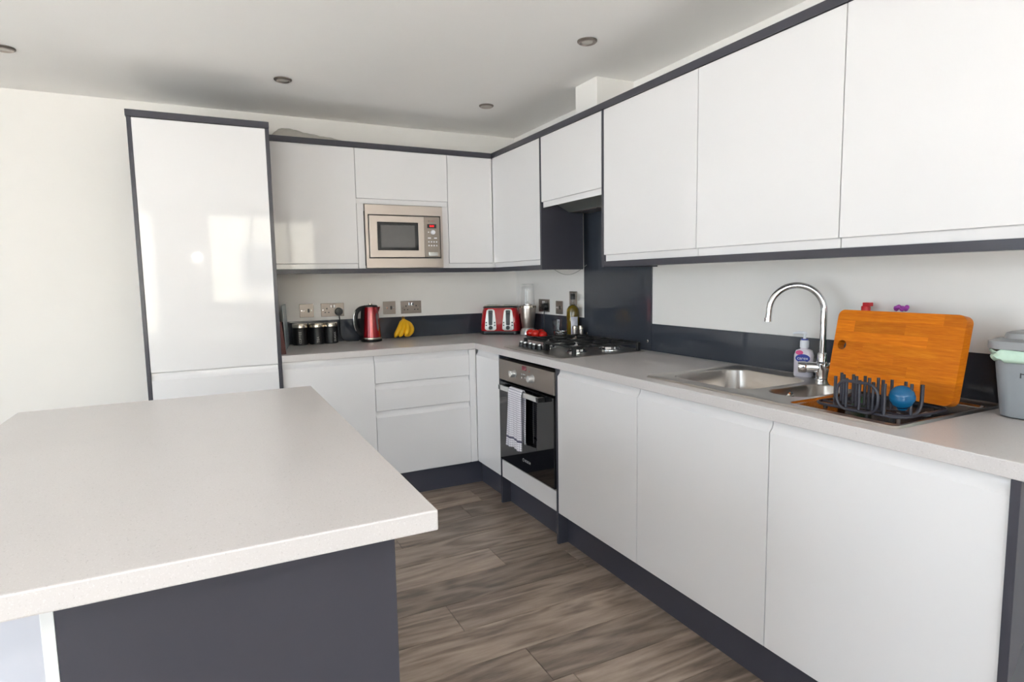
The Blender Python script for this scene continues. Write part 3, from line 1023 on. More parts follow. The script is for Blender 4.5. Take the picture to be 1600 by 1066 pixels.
MB().lathe([(0.009, 0), (0.009, -0.0006), (0.0072, -0.0006), (0.0072, 0)], (XO - 0.006, -1.243, 0.335), 24, 'x', cap=False).build('brand_ring', m_lettersil, d)


# tea towel draped over the oven handle
def towel():
    nu, nv = 24, 56
    u0, u1 = 1.172, 1.318
    me_v, uvs, fs = [], [], []
    Lf, Lb = 0.305, 0.27
    r = 0.0125
    cz, cx = 0.7075, -0.646
    total = Lf + PI * r + Lb
    for j in range(nv + 1):
        s_ = total * j / nv
        for i in range(nu + 1):
            a = i / nu
            flare = 1.0
            if s_ < Lf:
                z = cz - (Lf - s_)
                x = cx - r
                k = (Lf - s_) / Lf
                flare = 1 + 0.12 * k
                x -= 0.006 * k * math.sin(a * 9.0 + 0.6) + 0.004 * k * math.sin(a * 21 + z * 6) + 0.002
                sh_ = 0.018 * k
            elif s_ < Lf + PI * r:
                q = (s_ - Lf) / r
                x = cx - r * math.cos(q)
                z = cz + r * math.sin(q) + 0.0095 * (1 - abs(math.cos(q)))
                sh_ = 0
            else:
                k = (s_ - Lf - PI * r) / Lb
                z = cz - (s_ - Lf - PI * r)
                x = cx + r + 0.003 * k * math.sin(a * 11)
                sh_ = 0.01 * k
                flare = 1 + 0.06 * k
            u = (u0 + u1) / 2 + (a - 0.5) * (u1 - u0) * flare - sh_
            me_v.append((x, -u, z))
            uvs.append((a * 0.20, s_))
    for j in range(nv):
        for i in range(nu):
            p_ = j * (nu + 1) + i
            fs.append((p_, p_ + 1, p_ + nu + 2, p_ + nu + 1))
    me = bpy.data.meshes.new('tea_towel')
    me.from_pydata(me_v, [], fs)
    ul = me.uv_layers.new(name='UVMap')
    for lp in me.loops:
        ul.data[lp.index].uv = uvs[lp.vertex_index]
    for p_ in me.polygons:
        p_.use_smooth = True
    me.materials.append(m_cloth)
    o = bpy.data.objects.new('tea_towel', me)
    COL.objects.link(o)
    sm = o.modifiers.new('solid', 'SOLIDIFY')
    sm.thickness = 0.003
    sm.offset = 0
    return tag(o, 'white tea towel with navy checks hanging on the oven handle', 'tea towel')


towel()

# ------------------------------------------------------------------ gas hob
HX0, HX1, HY0, HY1 = -0.572, -0.045, -1.553, -0.93
t = thing('gas_hob', 'stainless steel gas hob with black cast iron pan supports', 'hob', (-0.31, -1.24, WZ))
z = WZ + 0.0005
lo = [z3(rrect(HX0, HX1, HY0, HY1, 0.012), z), z3(rrect(HX0, HX1, HY0, HY1, 0.012), z + 0.003), z3(rrect(HX0 + 0.008, HX1 - 0.008, HY0 + 0.008, HY1 - 0.008, 0.01), z + 0.006),
      z3(rrect(HX0 + 0.02, HX1 - 0.02, HY0 + 0.02, HY1 - 0.02, 0.01), z + 0.0045)]
MB().loft(lo).build('hob_plate', m_sink, t, smooth=30)
zt = z + 0.0045
burn = [(-0.17, -1.075, 0.036), (-0.385, -1.13, 0.03), (-0.16, -1.395, 0.044), (-0.37, -1.395, 0.036)]
for x, y, r in burn:
    bb = MB().lathe([(r + 0.018, 0), (r + 0.018, 0.003), (r + 0.008, 0.006), (r + 0.004, 0.016), (r, 0.018)], (x, y, zt), 28).build('burner', m_chrome, t, smooth=40)
    MB().lathe([(r * 0.92, 0.018), (r * 0.92, 0.024), (r * 0.8, 0.027), (0, 0.027)], (x, y, zt), 28).build('burner_cap', m_iron, bb, smooth=40)
for i in range(5):
    y = -1.0 - 0.052 * i
    k = MB().lathe([(0.019, 0), (0.019, 0.003), (0.016, 0.005), (0.0145, 0.022), (0.013, 0.024), (0, 0.024)], (-0.485 - 0.004 * (i % 2), y, zt), 20).build('knob', m_black, t, smooth=40)
    MB().lathe([(0.0125, 0.0242), (0.0125, 0.030), (0.011, 0.032), (0, 0.032)], (-0.485 - 0.004 * (i % 2), y, zt), 20).build('knob_cap', m_silverp, k, smooth=40)


def grid(x0, x1, y0, y1, centres):
    m = MB()
    zt1, zh = zt + 0.046, 0.010
    w = 0.005
    m.box(x0, x1, y0 - w, y0 + w, zt1 - zh, zt1).box(x0, x1, y1 - w, y1 + w, zt1 - zh, zt1)
    m.box(x0 - w, x0 + w, y0 - w, y1 + w, zt1 - zh, zt1).box(x1 - w, x1 + w, y0 - w, y1 + w, zt1 - zh, zt1)
    for x in (x0, x1):
        for y in (y0, y1):
            m.box(x - 0.009, x + 0.009, y - 0.009, y + 0.009, zt + 0.0003, zt1 - 0.002)
    xm = (x0 + x1) / 2
    m.box(xm - w, xm + w, y0, y1, zt1 - zh, zt1)
    for cx, cy, rr in centres:
        g_ = 0.016
        m.box(cx - w, cx + w, y0, cy - g_, zt1 - zh, zt1 + 0.003).box(cx - w, cx + w, cy + g_, y1, zt1 - zh, zt1 + 0.003)
        if cx > xm:
            m.box(xm, cx - g_, cy - w, cy + w, zt1 - zh, zt1 + 0.003).box(cx + g_, x1, cy - w, cy + w, zt1 - zh, zt1 + 0.003)
        else:
            m.box(x0, cx - g_, cy - w, cy + w, zt1 - zh, zt1 + 0.003).box(cx + g_, xm, cy - w, cy + w, zt1 - zh, zt1 + 0.003)
    return m


grid(-0.445, -0.085, -1.225, -0.975, burn[:2]).build('pan_support', m_iron, t, bevel=0.0015)
grid(-0.47, -0.075, -1.525, -1.245, burn[2:]).build('pan_support', m_iron, t, bevel=0.0015)

# ------------------------------------------------------------------ sink
SX0, SX1, SY0, SY1 = -0.562, -0.060, -3.140, -2.176
t = thing('kitchen_sink', 'stainless steel one and a half bowl sink with drainer', 'sink', (-0.31, -2.66, WZ))
ZS = WZ + 0.0045


def deck():
    bm = bmesh.new()
    loops = [rrect(SX0 + 0.012, SX1 - 0.012, SY0 + 0.012, SY1 - 0.012, 0.012)] + [rrect(*h_) for h_ in holes]
    es = []
    for L in loops:
        vs = [bm.verts.new((p[0], p[1], ZS)) for p in L]
        es += [bm.edges.new((vs[i], vs[(i + 1) % len(vs)])) for i in range(len(vs))]
    bmesh.ops.triangle_fill(bm, edges=es, use_beauty=True, use_dissolve=False)
    m = MB()
    bm.verts.index_update()
    m.add([v.co[:] for v in bm.verts], [tuple(v.index for v in f.verts) for f in bm.faces])
    bm.free()
    o_ = rrect(SX0, SX1, SY0, SY1, 0.02)
    i_ = rrect(SX0 + 0.012, SX1 - 0.012, SY0 + 0.012, SY1 - 0.012, 0.012)
    i2 = rrect(SX0 + 0.005, SX1 - 0.005, SY0 + 0.005, SY1 - 0.005, 0.016)
    m.loft([z3(o_, WZ + 0.0005), z3(i2, ZS + 0.002), z3(i_, ZS)], False, False)
    return m


holes = [(-0.492, -0.132, -2.592, -2.222, 0.075), (-0.445, -0.165, -2.778, -2.628, 0.06), (-0.522, -0.10, -3.122, -2.795, 0.02)]
deck().build('deck', m_sink, t, smooth=30)


def bowl(h_, depth, taper, name, mat):
    x0, x1, y0, y1, r = h_
    L = []
    for k, (dz, ins) in enumerate(((0, 0), (-0.004, 0.003), (-depth * 0.55, taper * 0.5), (-depth + 0.02, taper), (-depth + 0.006, taper + 0.010), (-depth, taper + 0.03))):
        L.append(z3(rrect(x0 + ins, x1 - ins, y0 + ins, y1 - ins, max(0.008, min(r, (y1 - y0) / 2 - ins - 0.001))), ZS + dz))
    return MB().loft(L, False, True).build(name, mat, t, smooth=40)


b1 = bowl(holes[0], 0.165, 0.012, 'bowl', m_sink)
b2 = bowl(holes[1], 0.11, 0.008, 'bowl', m_sink)
x0, x1, y0, y1, r = holes[2]
L = [z3(rrect(x0, x1, y0, y1, r), ZS), z3(rrect(x0 + 0.004, x1 - 0.004, y0 + 0.004, y1 - 0.004, r), ZS - 0.006), z3(rrect(x0 + 0.012, x1 - 0.012, y0 + 0.012, y1 - 0.012, r), ZS - 0.008)]
MB().loft(L, False, True).build('drainer', m_drain, t, smooth=30)
for cx, cy, dz, p_ in ((-0.31, -2.40, 0.165, b1), (-0.305, -2.70, 0.11, b2)):
    MB().lathe([(0.042, 0.0005), (0.042, 0.003), (0.034, 0.004), (0.03, 0.001), (0, 0.001)], (cx, cy, ZS - dz), 28).build('waste', m_chrome, p_, smooth=40)
o_ = MB().lathe([(0.017, 0), (0.017, -0.004), (0.012, -0.007), (0.009, -0.003), (0, -0.003)], (-0.31, -2.6335, ZS - 0.032), 24, 'y').build('overflow', m_chrome, b2, smooth=40)

# mixer tap
tx, ty = -0.105, -2.603
t = thing('mixer_tap', 'chrome mixer tap with tall swan neck spout', 'tap', (tx, ty, ZS))
MB().lathe([(0.025, 0.0005), (0.025, 0.006), (0.0205, 0.010), (0.0205, 0.028), (0.0225, 0.031), (0.0225, 0.064), (0.0175, 0.070), (0.0155, 0.098), (0.0125, 0.102), (0, 0.102)], (tx, ty, ZS), 28).build('body', m_chrome, t, smooth=35)
dirx, diry = -0.118, 0.136
pts = []
ztop, rad = 1.166, 0.090
for i in range(8):
    pts.append((tx, ty, ZS + 0.09 + (ztop - ZS - 0.09) * i / 8))
for i in range(25):
    a = PI * i / 24
    s_ = (1 - math.cos(a)) / 2
    pts.append((tx + dirx * s_, ty + diry * s_, ztop + 0.092 * math.sin(a)))
pts.append((tx + dirx * 1.01, ty + diry * 1.01, 1.140))
MB().tube(pts, 0.0115, 16).build('spout', m_chrome, t, smooth=50)
MB().lathe([(0.0135, 0), (0.0135, 0.014), (0.010, 0.014), (0.010, 0.004), (0, 0.004)], (tx + dirx * 1.015, ty + diry * 1.015, 1.126), 20).build('nozzle', m_chrome, t, smooth=40)
hx, hy = -0.62, 0.78
MB().tube([(tx + hx * k_, ty + hy * k_, ZS + 0.0475) for k_ in (-0.05, 0.05)], 0.0195, 20).build('cartridge', m_chrome, t, smooth=40)
for s_ in (1, ):
    MB().tube([(tx + hx * k_, ty + hy * k_, ZS + 0.0475) for k_ in (0.051, 0.056, 0.075, 0.079)], [0.0195, 0.0215, 0.0215, 0.018], 20).build('lever', m_chrome, t, smooth=40)

# ------------------------------------------------------------------ dish rack
t = thing('dish_rack', 'dark wire dish rack on the drainer in front of the board', 'rack', (-0.40, -2.98, ZS))
ZR = 0.9165
RX_, RY_ = (-0.482, -0.255), (-3.105, -2.850)
base = [(p[0], p[1], ZR + 0.0045) for p in rrect(RX_[0], RX_[1], RY_[0], RY_[1], 0.035, 6)]
MB().tube(base, 0.0042, 10, closed=True).build('base_rail', m_rack, t, smooth=60)
for x in (-0.440, -0.395):
    MB().tube([(x, RY_[0], ZR + 0.0045), (x, RY_[1], ZR + 0.0045)], 0.0035, 8).build('rail', m_rack, t, smooth=60)
for x, ys_, hh in ((-0.482, (-2.953, -2.991, -3.029, -3.060), 0.090), (-0.440, (-2.916, -2.954, -2.991, -3.029, -3.104), 0.092), (-0.395, (-2.878, -2.915, -2.95, -2.988, -3.026, -3.063), 0.088)):
    for y in ys_:
        MB().tube([(x, y, ZR + 0.0045), (x, y, ZR + hh * 0.5), (x, y, ZR + hh)], 0.0042, 8).build('tine', m_rack, t, smooth=60)
hoop = [(-0.492, p[0], p[1]) for p in rrect(-3.049, -2.931, ZR + 0.0045, ZR + 0.085, 0.032, 6)]
MB().tube(hoop, 0.0042, 10, closed=True).build('side_hoop', m_rack, t, smooth=60)
MB().tube(smooth_path([(-0.478, -3.06, ZR + 0.0045), (-0.45, -3.098, ZR + 0.006), (-0.42, -3.106, ZR + 0.012), (-0.400, -3.106, ZR + 0.03), (-0.396, -3.106, ZR + 0.055), (-0.396, -3.106, ZR + 0.086)], 6), 0.0048, 10).build('end_rod', m_rack, t, smooth=60)
MB().tube(smooth_path([(-0.478, -2.92, ZR + 0.0045), (-0.462, -2.905, ZR + 0.008), (-0.45, -2.898, ZR + 0.02), (-0.448, -2.896, ZR + 0.05), (-0.448, -2.896, ZR + 0.085)], 6), 0.0045, 10).build('end_rod', m_rack, t, smooth=60)
for x, y in ((RX_[0] + 0.015, RY_[0] + 0.03), (RX_[0] + 0.015, RY_[1] - 0.03), (RX_[1] - 0.015, RY_[0] + 0.03), (RX_[1] - 0.015, RY_[1] - 0.03)):
    MB().lathe([(0.006, ZS - 0.0078 - ZR), (0.006, 0.003), (0, 0.003)], (x, y, ZR), 12).build('foot', m_black, t)

# blue ball-shaped cup
prof = []
for i in range(25):
    a = -PI / 2 + PI * i / 24
    rr = 0.031 * math.cos(a)
    if i in (9, 14):
        rr -= 0.0012
    prof.append((max(rr, 0.0), 0.031 * math.sin(a)))
prof[0] = (0.012, -0.034)
prof.insert(1, (0.014, -0.029))
o = MB().lathe(prof, (0, 0, 0), 32).build('blue_ball', m_ball, smooth=50)
o.location = (-0.444, -3.083, 0.971)
o.rotation_euler = (0.1, -0.25, 0)
tag(o, 'round teal blue plastic ball resting in the dish rack', 'ball')

# ------------------------------------------------------------------ wooden chopping board of glued staves
BO = Vector((-0.252, -2.727, 0.9315))
byaw, blean, BW, BH, BT = 0.076, 0.19, 0.394, 0.253, 0.030
bu = Vector((-math.sin(byaw), -math.cos(byaw), 0))
bn = Vector((math.cos(byaw), -math.sin(byaw), 0))
bv = Vector((0, 0, 1)) * math.cos(blean) + bn * math.sin(blean)
bw = bu.cross(bv)
if bw.x < 0:
    bw = -bw
t = thing('chopping_board', 'large oiled wooden chopping board with finger hole leaning in the rack', 'chopping board', BO)
rows = [0.0, 0.030, 0.060, 0.092, 0.124, 0.152, 0.184, 0.2185, BH]
cuts = [[0.13], [0.30], [0.10, 0.255], [0.21], [0.105], [0.30], [0.065, 0.23], [0.335]]


def board_base():
    bm = bmesh.new()
    es = []
    outer = rrect(0, BW, 0, BH, 0.022, 6)
    hole = [(0.031 + 0.0155 * math.cos(2 * PI * i / 20), 0.138 + 0.0155 * math.sin(2 * PI * i / 20)) for i in range(20)]
    for L_ in (outer, hole):
        vs = [bm.verts.new((p[0], p[1], 0)) for p in L_]
        es += [bm.edges.new((vs[i], vs[(i + 1) % len(vs)])) for i in range(len(vs))]
    bmesh.ops.triangle_fill(bm, edges=es, use_beauty=True)
    r_ = bmesh.ops.extrude_face_region(bm, geom=list(bm.faces))
    vs = [g_ for g_ in r_['geom'] if isinstance(g_, bmesh.types.BMVert)]
    bmesh.ops.translate(bm, verts=vs, vec=(0, 0, BT))
    bmesh.ops.recalc_face_normals(bm, faces=bm.faces)
    return bm


base_bm = board_base()
for r_i in range(len(rows) - 1):
    v0, v1 = rows[r_i], rows[r_i + 1]
    us = [0.0] + cuts[r_i] + [BW]
    for c_i in range(len(us) - 1):
        bm = base_bm.copy()
        a0, a1 = us[c_i], us[c_i + 1]
        for co, no in (((a0, 0, 0), (-1, 0, 0)), ((a1, 0, 0), (1, 0, 0)), ((0, v0, 0), (0, -1, 0)), ((0, v1, 0), (0, 1, 0))):
            if (no[0] and co[0] in (0.0, BW)) or (no[1] and co[1] in (0.0, BH)):
                continue
            g_ = bmesh.ops.bisect_plane(bm, geom=list(bm.verts) + list(bm.edges) + list(bm.faces), plane_co=co, plane_no=no, clear_outer=True, dist=1e-6)
            ce = [e for e in g_['geom_cut'] if isinstance(e, bmesh.types.BMEdge)]
            bmesh.ops.holes_fill(bm, edges=[e for e in ce if e.is_boundary], sides=0)
        bmesh.ops.recalc_face_normals(bm, faces=bm.faces)
        me = bpy.data.meshes.new('stave')
        for v in bm.verts:
            p_ = bu * v.co.x + bv * v.co.y + bw * v.co.z
            v.co = p_
        bmesh.ops.recalc_face_normals(bm, faces=bm.faces)
        bm.to_mesh(me)
        bm.free()
        me.materials.append(m_board)
        o = bpy.data.objects.new('stave', me)
        COL.objects.link(o)
        o.parent = t
base_bm.free()

# small utensil under the board
t = thing('peeler', 'small black and grey utensil end poking out beside the board', 'utensil', (-0.27, -3.105, ZS))
MB().tube([(-0.335, -3.095, 0.9145), (-0.318, -3.101, 0.9155), (-0.298, -3.104, 0.9145)], [0.006, 0.008, 0.007], 10).build('handle', m_black, t, smooth=60)
MB().tube([(-0.356, -3.087, 0.9135), (-0.345, -3.091, 0.9145), (-0.336, -3.095, 0.9145)], [0.005, 0.007, 0.006], 10).build('tip', m_bin, t, smooth=60)

# bottles behind the board
t = thing('washing_up_bottle', 'bottle whose red cap shows above the wooden board', 'bottle', (-0.048, -2.717, WZ))
MB().lathe([(0.026, 0.0005), (0.028, 0.01), (0.028, 0.16), (0.022, 0.20), (0.012, 0.225), (0.012, 0.245)], (-0.038, -2.712, WZ), 24).build('bottle_body', m_green, t, smooth=50)
c_ = MB().lathe([(0.0145, 0.245), (0.0145, 0.272), (0.013, 0.275), (0, 0.275)], (-0.038, -2.712, WZ), 20).build('cap', m_redcap, t, smooth=40)
MB().box(-0.049, -0.027, -2.731, -2.706, WZ + 0.274, WZ + 0.287).build('flip_lid', m_redcap, c_, bevel=0.002)
t = thing('dish_brush', 'brush with violet patterned head just showing above the wooden board', 'brush', (-0.048, -2.84, WZ))
MB().tube([(-0.05, -2.843, WZ + 0.001), (-0.048, -2.84, WZ + 0.15), (-0.046, -2.836, WZ + 0.262)], 0.0055, 10).build('stem', m_whitep, t, smooth=60)
hd = MB()
for k_ in range(9):
    a = 2 * PI * k_ / 9
    hd.lathe([(0.0, -0.008), (0.0062, -0.004), (0.0075, 0.0), (0.0062, 0.005), (0, 0.008)], (-0.046 + 0.007 * math.cos(a), -2.836 + 0.017 * math.sin(a), WZ + 0.272 + 0.004 * math.sin(3 * a)), 10)
hd.build('head', m_flower, t, smooth=60)

# soap dispenser
t = thing('soap_dispenser', 'clear pump bottle of hand soap with blue and pink label by the tap', 'soap bottle', (-0.085, -2.513, ZS))
scx, scy = -0.085, -2.513
sa = 0.45
def sq(w_, d_, z_, n=24, e=3.0):
    out = []
    for i in range(n):
        a = 2 * PI * i / n
        c, s_ = math.cos(a), math.sin(a)
        k_ = (abs(c) ** e + abs(s_) ** e) ** (-1 / e)
        x, y = d_ * c * k_, w_ * s_ * k_
        out.append((scx + x * math.cos(sa) - y * math.sin(sa), scy + x * math.sin(sa) + y * math.cos(sa), z_))
    return out
MB().loft([sq(0.030, 0.019, ZS + 0.0005), sq(0.034, 0.022, ZS + 0.006), sq(0.034, 0.022, ZS + 0.082), sq(0.028, 0.019, ZS + 0.100), sq(0.013, 0.013, ZS + 0.106), sq(0.013, 0.013, ZS + 0.110)]).build('bottle_body', m_soapl, t, smooth=50)
cl_ = MB().lathe([(0.0155, 0.110), (0.0155, 0.134), (0.013, 0.138), (0, 0.138)], (scx, scy, ZS), 20).build('collar', m_whitep, t, smooth=40)
MB().lathe([(0.0125, 0.1385), (0.0125, 0.143), (0, 0.143)], (scx, scy, ZS), 20).build('pump_ring', m_blue, t, smooth=40)
MB().lathe([(0.005, 0.143), (0.005, 0.160), (0.008, 0.162), (0.008, 0.168), (0, 0.169)], (scx, scy, ZS), 14).build('pump', m_whitep, t, smooth=40)
MB().tube([(scx, scy, ZS + 0.165), (scx - 0.012, scy + 0.02, ZS + 0.166), (scx - 0.02, scy + 0.034, ZS + 0.162)], [0.006, 0.005, 0.0035], 10).build('nozzle', m_whitep, t, smooth=60)
ln = Vector((-math.cos(sa), -math.sin(sa), 0))
lt = Vector((math.sin(sa), -math.cos(sa), 0))
lc = Vector((scx, scy, 0)) + ln * 0.0222
rz = math.atan2(lt.y, lt.x)
def lab_ellipse(w_, h_, z_, off, mat, name, sx=0.0):
    vs = [tuple(lc + lt * (sx + w_ * math.cos(2 * PI * i / 28)) + ln * off + Vector((0, 0, z_ + h_ * math.sin(2 * PI * i / 28)))) for i in range(28)]
    vs2 = [tuple(Vector(v) - ln * 0.0006) for v in vs]
    return MB().loft([vs2, vs]).build(name, mat, t)
lab_ellipse(0.025, 0.0155, ZS + 0.072, 0.0008, m_blue, 'label_oval')
lab_ellipse(0.013, 0.0085, ZS + 0.093, 0.0006, m_pink, 'label_motif', -0.012)
text('label_lettering', 'carex', 0.017, tuple(lc + ln * 0.0016 + Vector((0, 0, ZS + 0.072))), (PI / 2, 0, rz), m_whitep, t)

# food waste caddy
t = thing('food_caddy', 'grey plastic food waste caddy with pale green liner at the worktop end', 'bin', (-0.112, -3.29, WZ))
def rr3(i_, z_, r_=0.04):
    return z3(rrect(-0.212 + i_, -0.012 - i_, -3.41 + i_, -3.160 - i_, r_), z_)
MB().loft([rr3(0.026, WZ + 0.0008), rr3(0.018, WZ + 0.004), rr3(0.006, 1.05), rr3(0.004, 1.085)], True, True).build('bucket', m_bin, t, smooth=40)
ln_ = []
for i, (z_, w_) in enumerate(((1.062, 0.0035), (1.070, -0.002), (1.078, 0.0015), (1.089, -0.0035))):
    L_ = rr3(w_ - 0.001, z_)
    ln_.append([(p[0], p[1], p[2] + 0.004 * math.sin(k_ * 2.3 + i)) for k_, p in enumerate(L_)])
MB().loft(ln_, False, False).build('liner', m_liner, t, smooth=60, solid=0.001)
ld = MB().loft([rr3(-0.003, 1.092), rr3(-0.008, 1.094), rr3(-0.008, 1.114), rr3(0.004, 1.119), rr3(0.012, 1.120)], True, True).build('lid', m_binlid, t, smooth=35)
MB().loft([rr3(0.016, 1.1205), rr3(0.02, 1.134), rr3(0.028, 1.138)], True, True).build('lid_dome', m_binlid, ld, smooth=35)
MB().tube(smooth_path([(-0.11, -3.235, 1.137), (-0.11, -3.245, 1.145), (-0.11, -3.285, 1.148), (-0.11, -3.325, 1.145), (-0.11, -3.335, 1.137)], 5), 0.005, 10).build('lid_handle', m_binlid, ld, smooth=60)
text('lettering', 'FOOD', 0.030, (-0.2043, -3.2335, 1.03), FACE_R, m_letterdk, t, align='LEFT')

# ------------------------------------------------------------------ things on the back run
# storage canisters
for i, (x, y, word, rz_, lab) in enumerate(((-1.563, -0.085, 'COFFEE', 0.06, 'black canister lettered COFFEE with steel lid'), (-1.464, -0.085, 'TEA', 0.02, 'black canister lettered TEA with steel lid'), (-1.377, -0.075, 'SUGAR', 0.55, 'black canister lettered SUGAR with steel lid'))):
    t = thing('storage_canister', lab, 'canister', (x, y, WZ), 'black storage canisters')
    MB().lathe([(0.042, 0.0006), (0.046, 0.004), (0.046, 0.106), (0.043, 0.108)], (x, y, WZ), 36).build('canister_body', m_tin, t, smooth=40)
    MB().lathe([(0.0462, 0.1085), (0.0462, 0.129), (0.044, 0.132), (0, 0.132)], (x, y, WZ), 36).build('lid', m_lid, t, smooth=40)
    ang = -PI / 2 + (-0.12 if i == 0 else (0.02 if i == 1 else 0.45))
    n_ = Vector((math.cos(ang), math.sin(ang), 0))
    # lettering reads upwards, curved only slightly: one letter after another
    nl = len(word)
    sz = 0.0205
    for k_, ch in enumerate(word):
        text('letter', ch, sz, (x + n_.x * 0.0464, y + n_.y * 0.0464, WZ + 0.018 + 0.0125 * k_), (PI / 2, -PI / 2, ang + PI / 2), m_letter, t)

# boards against the tall cabinet
m = MB()
A = (-1.690, -0.34)
Bp = (-1.637, -0.030)
dv = Vector((Bp[0] - A[0], Bp[1] - A[1], 0)).normalized()
nv_ = Vector((dv.y, -dv.x, 0)) * 0.004
lean = 0.012
pts_ = []
for (px_, py_) in (A, Bp):
    for s_ in (0, 1):
        for zz in (WZ + 0.001, 1.167):
            off = -lean * (zz - WZ) / 0.25
            pts_.append((px_ + nv_.x * s_ + (lean + off), py_ + nv_.y * s_, zz))
m.add(pts_, [(0, 1, 3, 2), (4, 6, 7, 5), (0, 4, 5, 1), (2, 3, 7, 6), (0, 2, 6, 4), (1, 5, 7, 3)])
tag(m.build('glass_chopping_board', m_paleb, bevel=0.0015), 'pale blue-grey board standing upright against the tall cabinet', 'chopping board')
m = MB().extr([(-1.726, WZ + 0.001), (-1.700, WZ + 0.001), (-1.716, 1.09), (-1.728, 1.09)], lambda p_, q_, y: (p_, y, q_), -0.56, -0.36)
tag(m.build('wooden_board', m_brown, bevel=0.002), 'thin dark reddish board edge leaning against the tall cabinet', 'chopping board')

# kettle
kx, ky = -1.128, -0.125
t = thing('kettle', 'red metallic jug kettle with black handle and steel base', 'kettle', (kx, ky, WZ))
MB().lathe([(0.066, 0.0006), (0.068, 0.004), (0.068, 0.012), (0.064, 0.015)], (kx, ky, WZ), 36).build('power_base', m_black, t, smooth=40)
MB().lathe([(0.062, 0.0155), (0.0645, 0.017), (0.0645, 0.026), (0.062, 0.028)], (kx, ky, WZ), 36).build('steel_band', m_lid, t, smooth=40)
MB().lathe([(0.062, 0.0285), (0.060, 0.06), (0.054, 0.14), (0.049, 0.20), (0.046, 0.222)], (kx, ky, WZ), 40).build('kettle_body', m_redm, t, smooth=40)
l_ = MB().lathe([(0.0465, 0.2225), (0.0465, 0.228), (0.040, 0.234), (0, 0.237)], (kx, ky, WZ), 36).build('lid', m_black, t, smooth=40)
MB().lathe([(0.012, 0.236), (0.013, 0.241), (0.011, 0.245), (0, 0.245)], (kx, ky, WZ), 20).build('lid_knob', m_lid, l_, smooth=40)
# spout to the right, black handle to the left
MB().loft([[(kx + 0.040, ky - 0.018, WZ + 0.222), (kx + 0.064, ky, WZ + 0.222), (kx + 0.040, ky + 0.018, WZ + 0.222)], [(kx + 0.043, ky - 0.012, WZ + 0.185), (kx + 0.053, ky, WZ + 0.190), (kx + 0.043, ky + 0.012, WZ + 0.185)]]).build('spout', m_redm, t)
hp = smooth_path([(kx - 0.036, ky - 0.01, WZ + 0.223), (kx - 0.075, ky - 0.016, WZ + 0.212), (kx - 0.100, ky - 0.022, WZ + 0.180), (kx - 0.104, ky - 0.022, WZ + 0.120), (kx - 0.090, ky - 0.018, WZ + 0.075), (kx - 0.060, ky - 0.012, WZ + 0.045)], 6)
MB().tube(hp, [0.012 + 0.003 * math.sin(PI * i / (len(hp) - 1)) for i in range(len(hp))], 14).build('handle', m_black, t, smooth=60)
MB().loft([[(kx - 0.046, ky - 0.035, WZ + 0.225), (kx - 0.062, ky - 0.008, WZ + 0.225), (kx - 0.04, ky + 0.02, WZ + 0.225)], [(kx - 0.058, ky - 0.040, WZ + 0.03), (kx - 0.078, ky - 0.008, WZ + 0.03), (kx - 0.05, ky + 0.02, WZ + 0.03)]]).build('handle_mount', m_black, t)
MB().tube(hp[2:26], 0.0055, 8)
MB().tube([(p_[0] - 0.0115, p_[1] - 0.006, p_[2]) for p_ in hp[9:25]], 0.0045, 8).build('handle_inlay', m_chrome, t, smooth=60)
# water gauge window, facing the viewer
ga = -PI / 2 + 0.55
gv = []
for k_ in range(17):
    h_ = 0.068 + 0.118 * k_ / 16
    rr = 0.0635 - 0.012 * (h_ - 0.03) / 0.17 * 1.12
    wd = 0.009 * (1 - abs(k_ / 8 - 1) ** 6)
    gv.append([(kx + (rr + o_) * math.cos(ga + s_ * wd / rr), ky + (rr + o_) * math.sin(ga + s_ * wd / rr), WZ + h_) for s_, o_ in ((-1, 0), (1, 0), (1, 0.0012), (-1, 0.0012))])
MB().loft(gv).build('water_gauge', m_bwin, t)

# bananas
bx_, by_ = -0.905, -0.105
t = thing('banana_bunch', 'bunch of ripe yellow bananas standing on the worktop', 'bananas', (bx_, by_, WZ))
topc = Vector((bx_ + 0.004, by_ + 0.02, WZ + 0.134))
ends = [(Vector((bx_ - 0.068, by_ - 0.018, WZ + 0.016)), Vector((-0.035, -0.045, 0.085))),
        (Vector((bx_ - 0.044, by_ - 0.040, WZ + 0.020)), Vector((-0.005, -0.060, 0.080))),
        (Vector((bx_ - 0.008, by_ - 0.048, WZ + 0.024)), Vector((0.030, -0.068, 0.070))),
        (Vector((bx_ - 0.002, by_ - 0.020, WZ + 0.021)), Vector((0.100, -0.030, 0.050))),
        (Vector((bx_ - 0.040, by_ + 0.012, WZ + 0.021)), Vector((0.000, 0.040, 0.075)))]
for k_, (e_, mid) in enumerate(ends):
    mid_ = Vector((bx_, by_, WZ)) + mid
    path = []
    for i in range(17):
        s_ = i / 16
        path.append((1 - s_) ** 2 * topc + 2 * s_ * (1 - s_) * mid_ + s_ * s_ * e_)
    rad_ = []
    for i in range(17):
        s_ = i / 16
        rad_.append(0.0165 * min(1.0, max(0.3, (s_ * 4.2) ** 0.8)) * (1.0 if s_ < 0.82 else max(0.32, 1 - ((s_ - 0.82) / 0.18) ** 2 * 0.72)))
    bb = MB().tube(path, rad_, 10).build('banana', m_yel, t, smooth=60)
    dirv = (path[-1] - path[-2]).normalized()
    MB().tube([path[-1] - dirv * 0.002, path[-1] + dirv * 0.004], [0.0058, 0.0045], 10).build('tip', m_ban, bb)
MB().tube([topc + Vector((0, 0, -0.012)), topc + Vector((0.001, 0.002, 0.006)), topc + Vector((0.003, 0.003, 0.013))], [0.011, 0.012, 0.009], 10).build('crown', pbr('banana_stalk', (128, 92, 24), 0.6, noise=0.2), t, smooth=60)

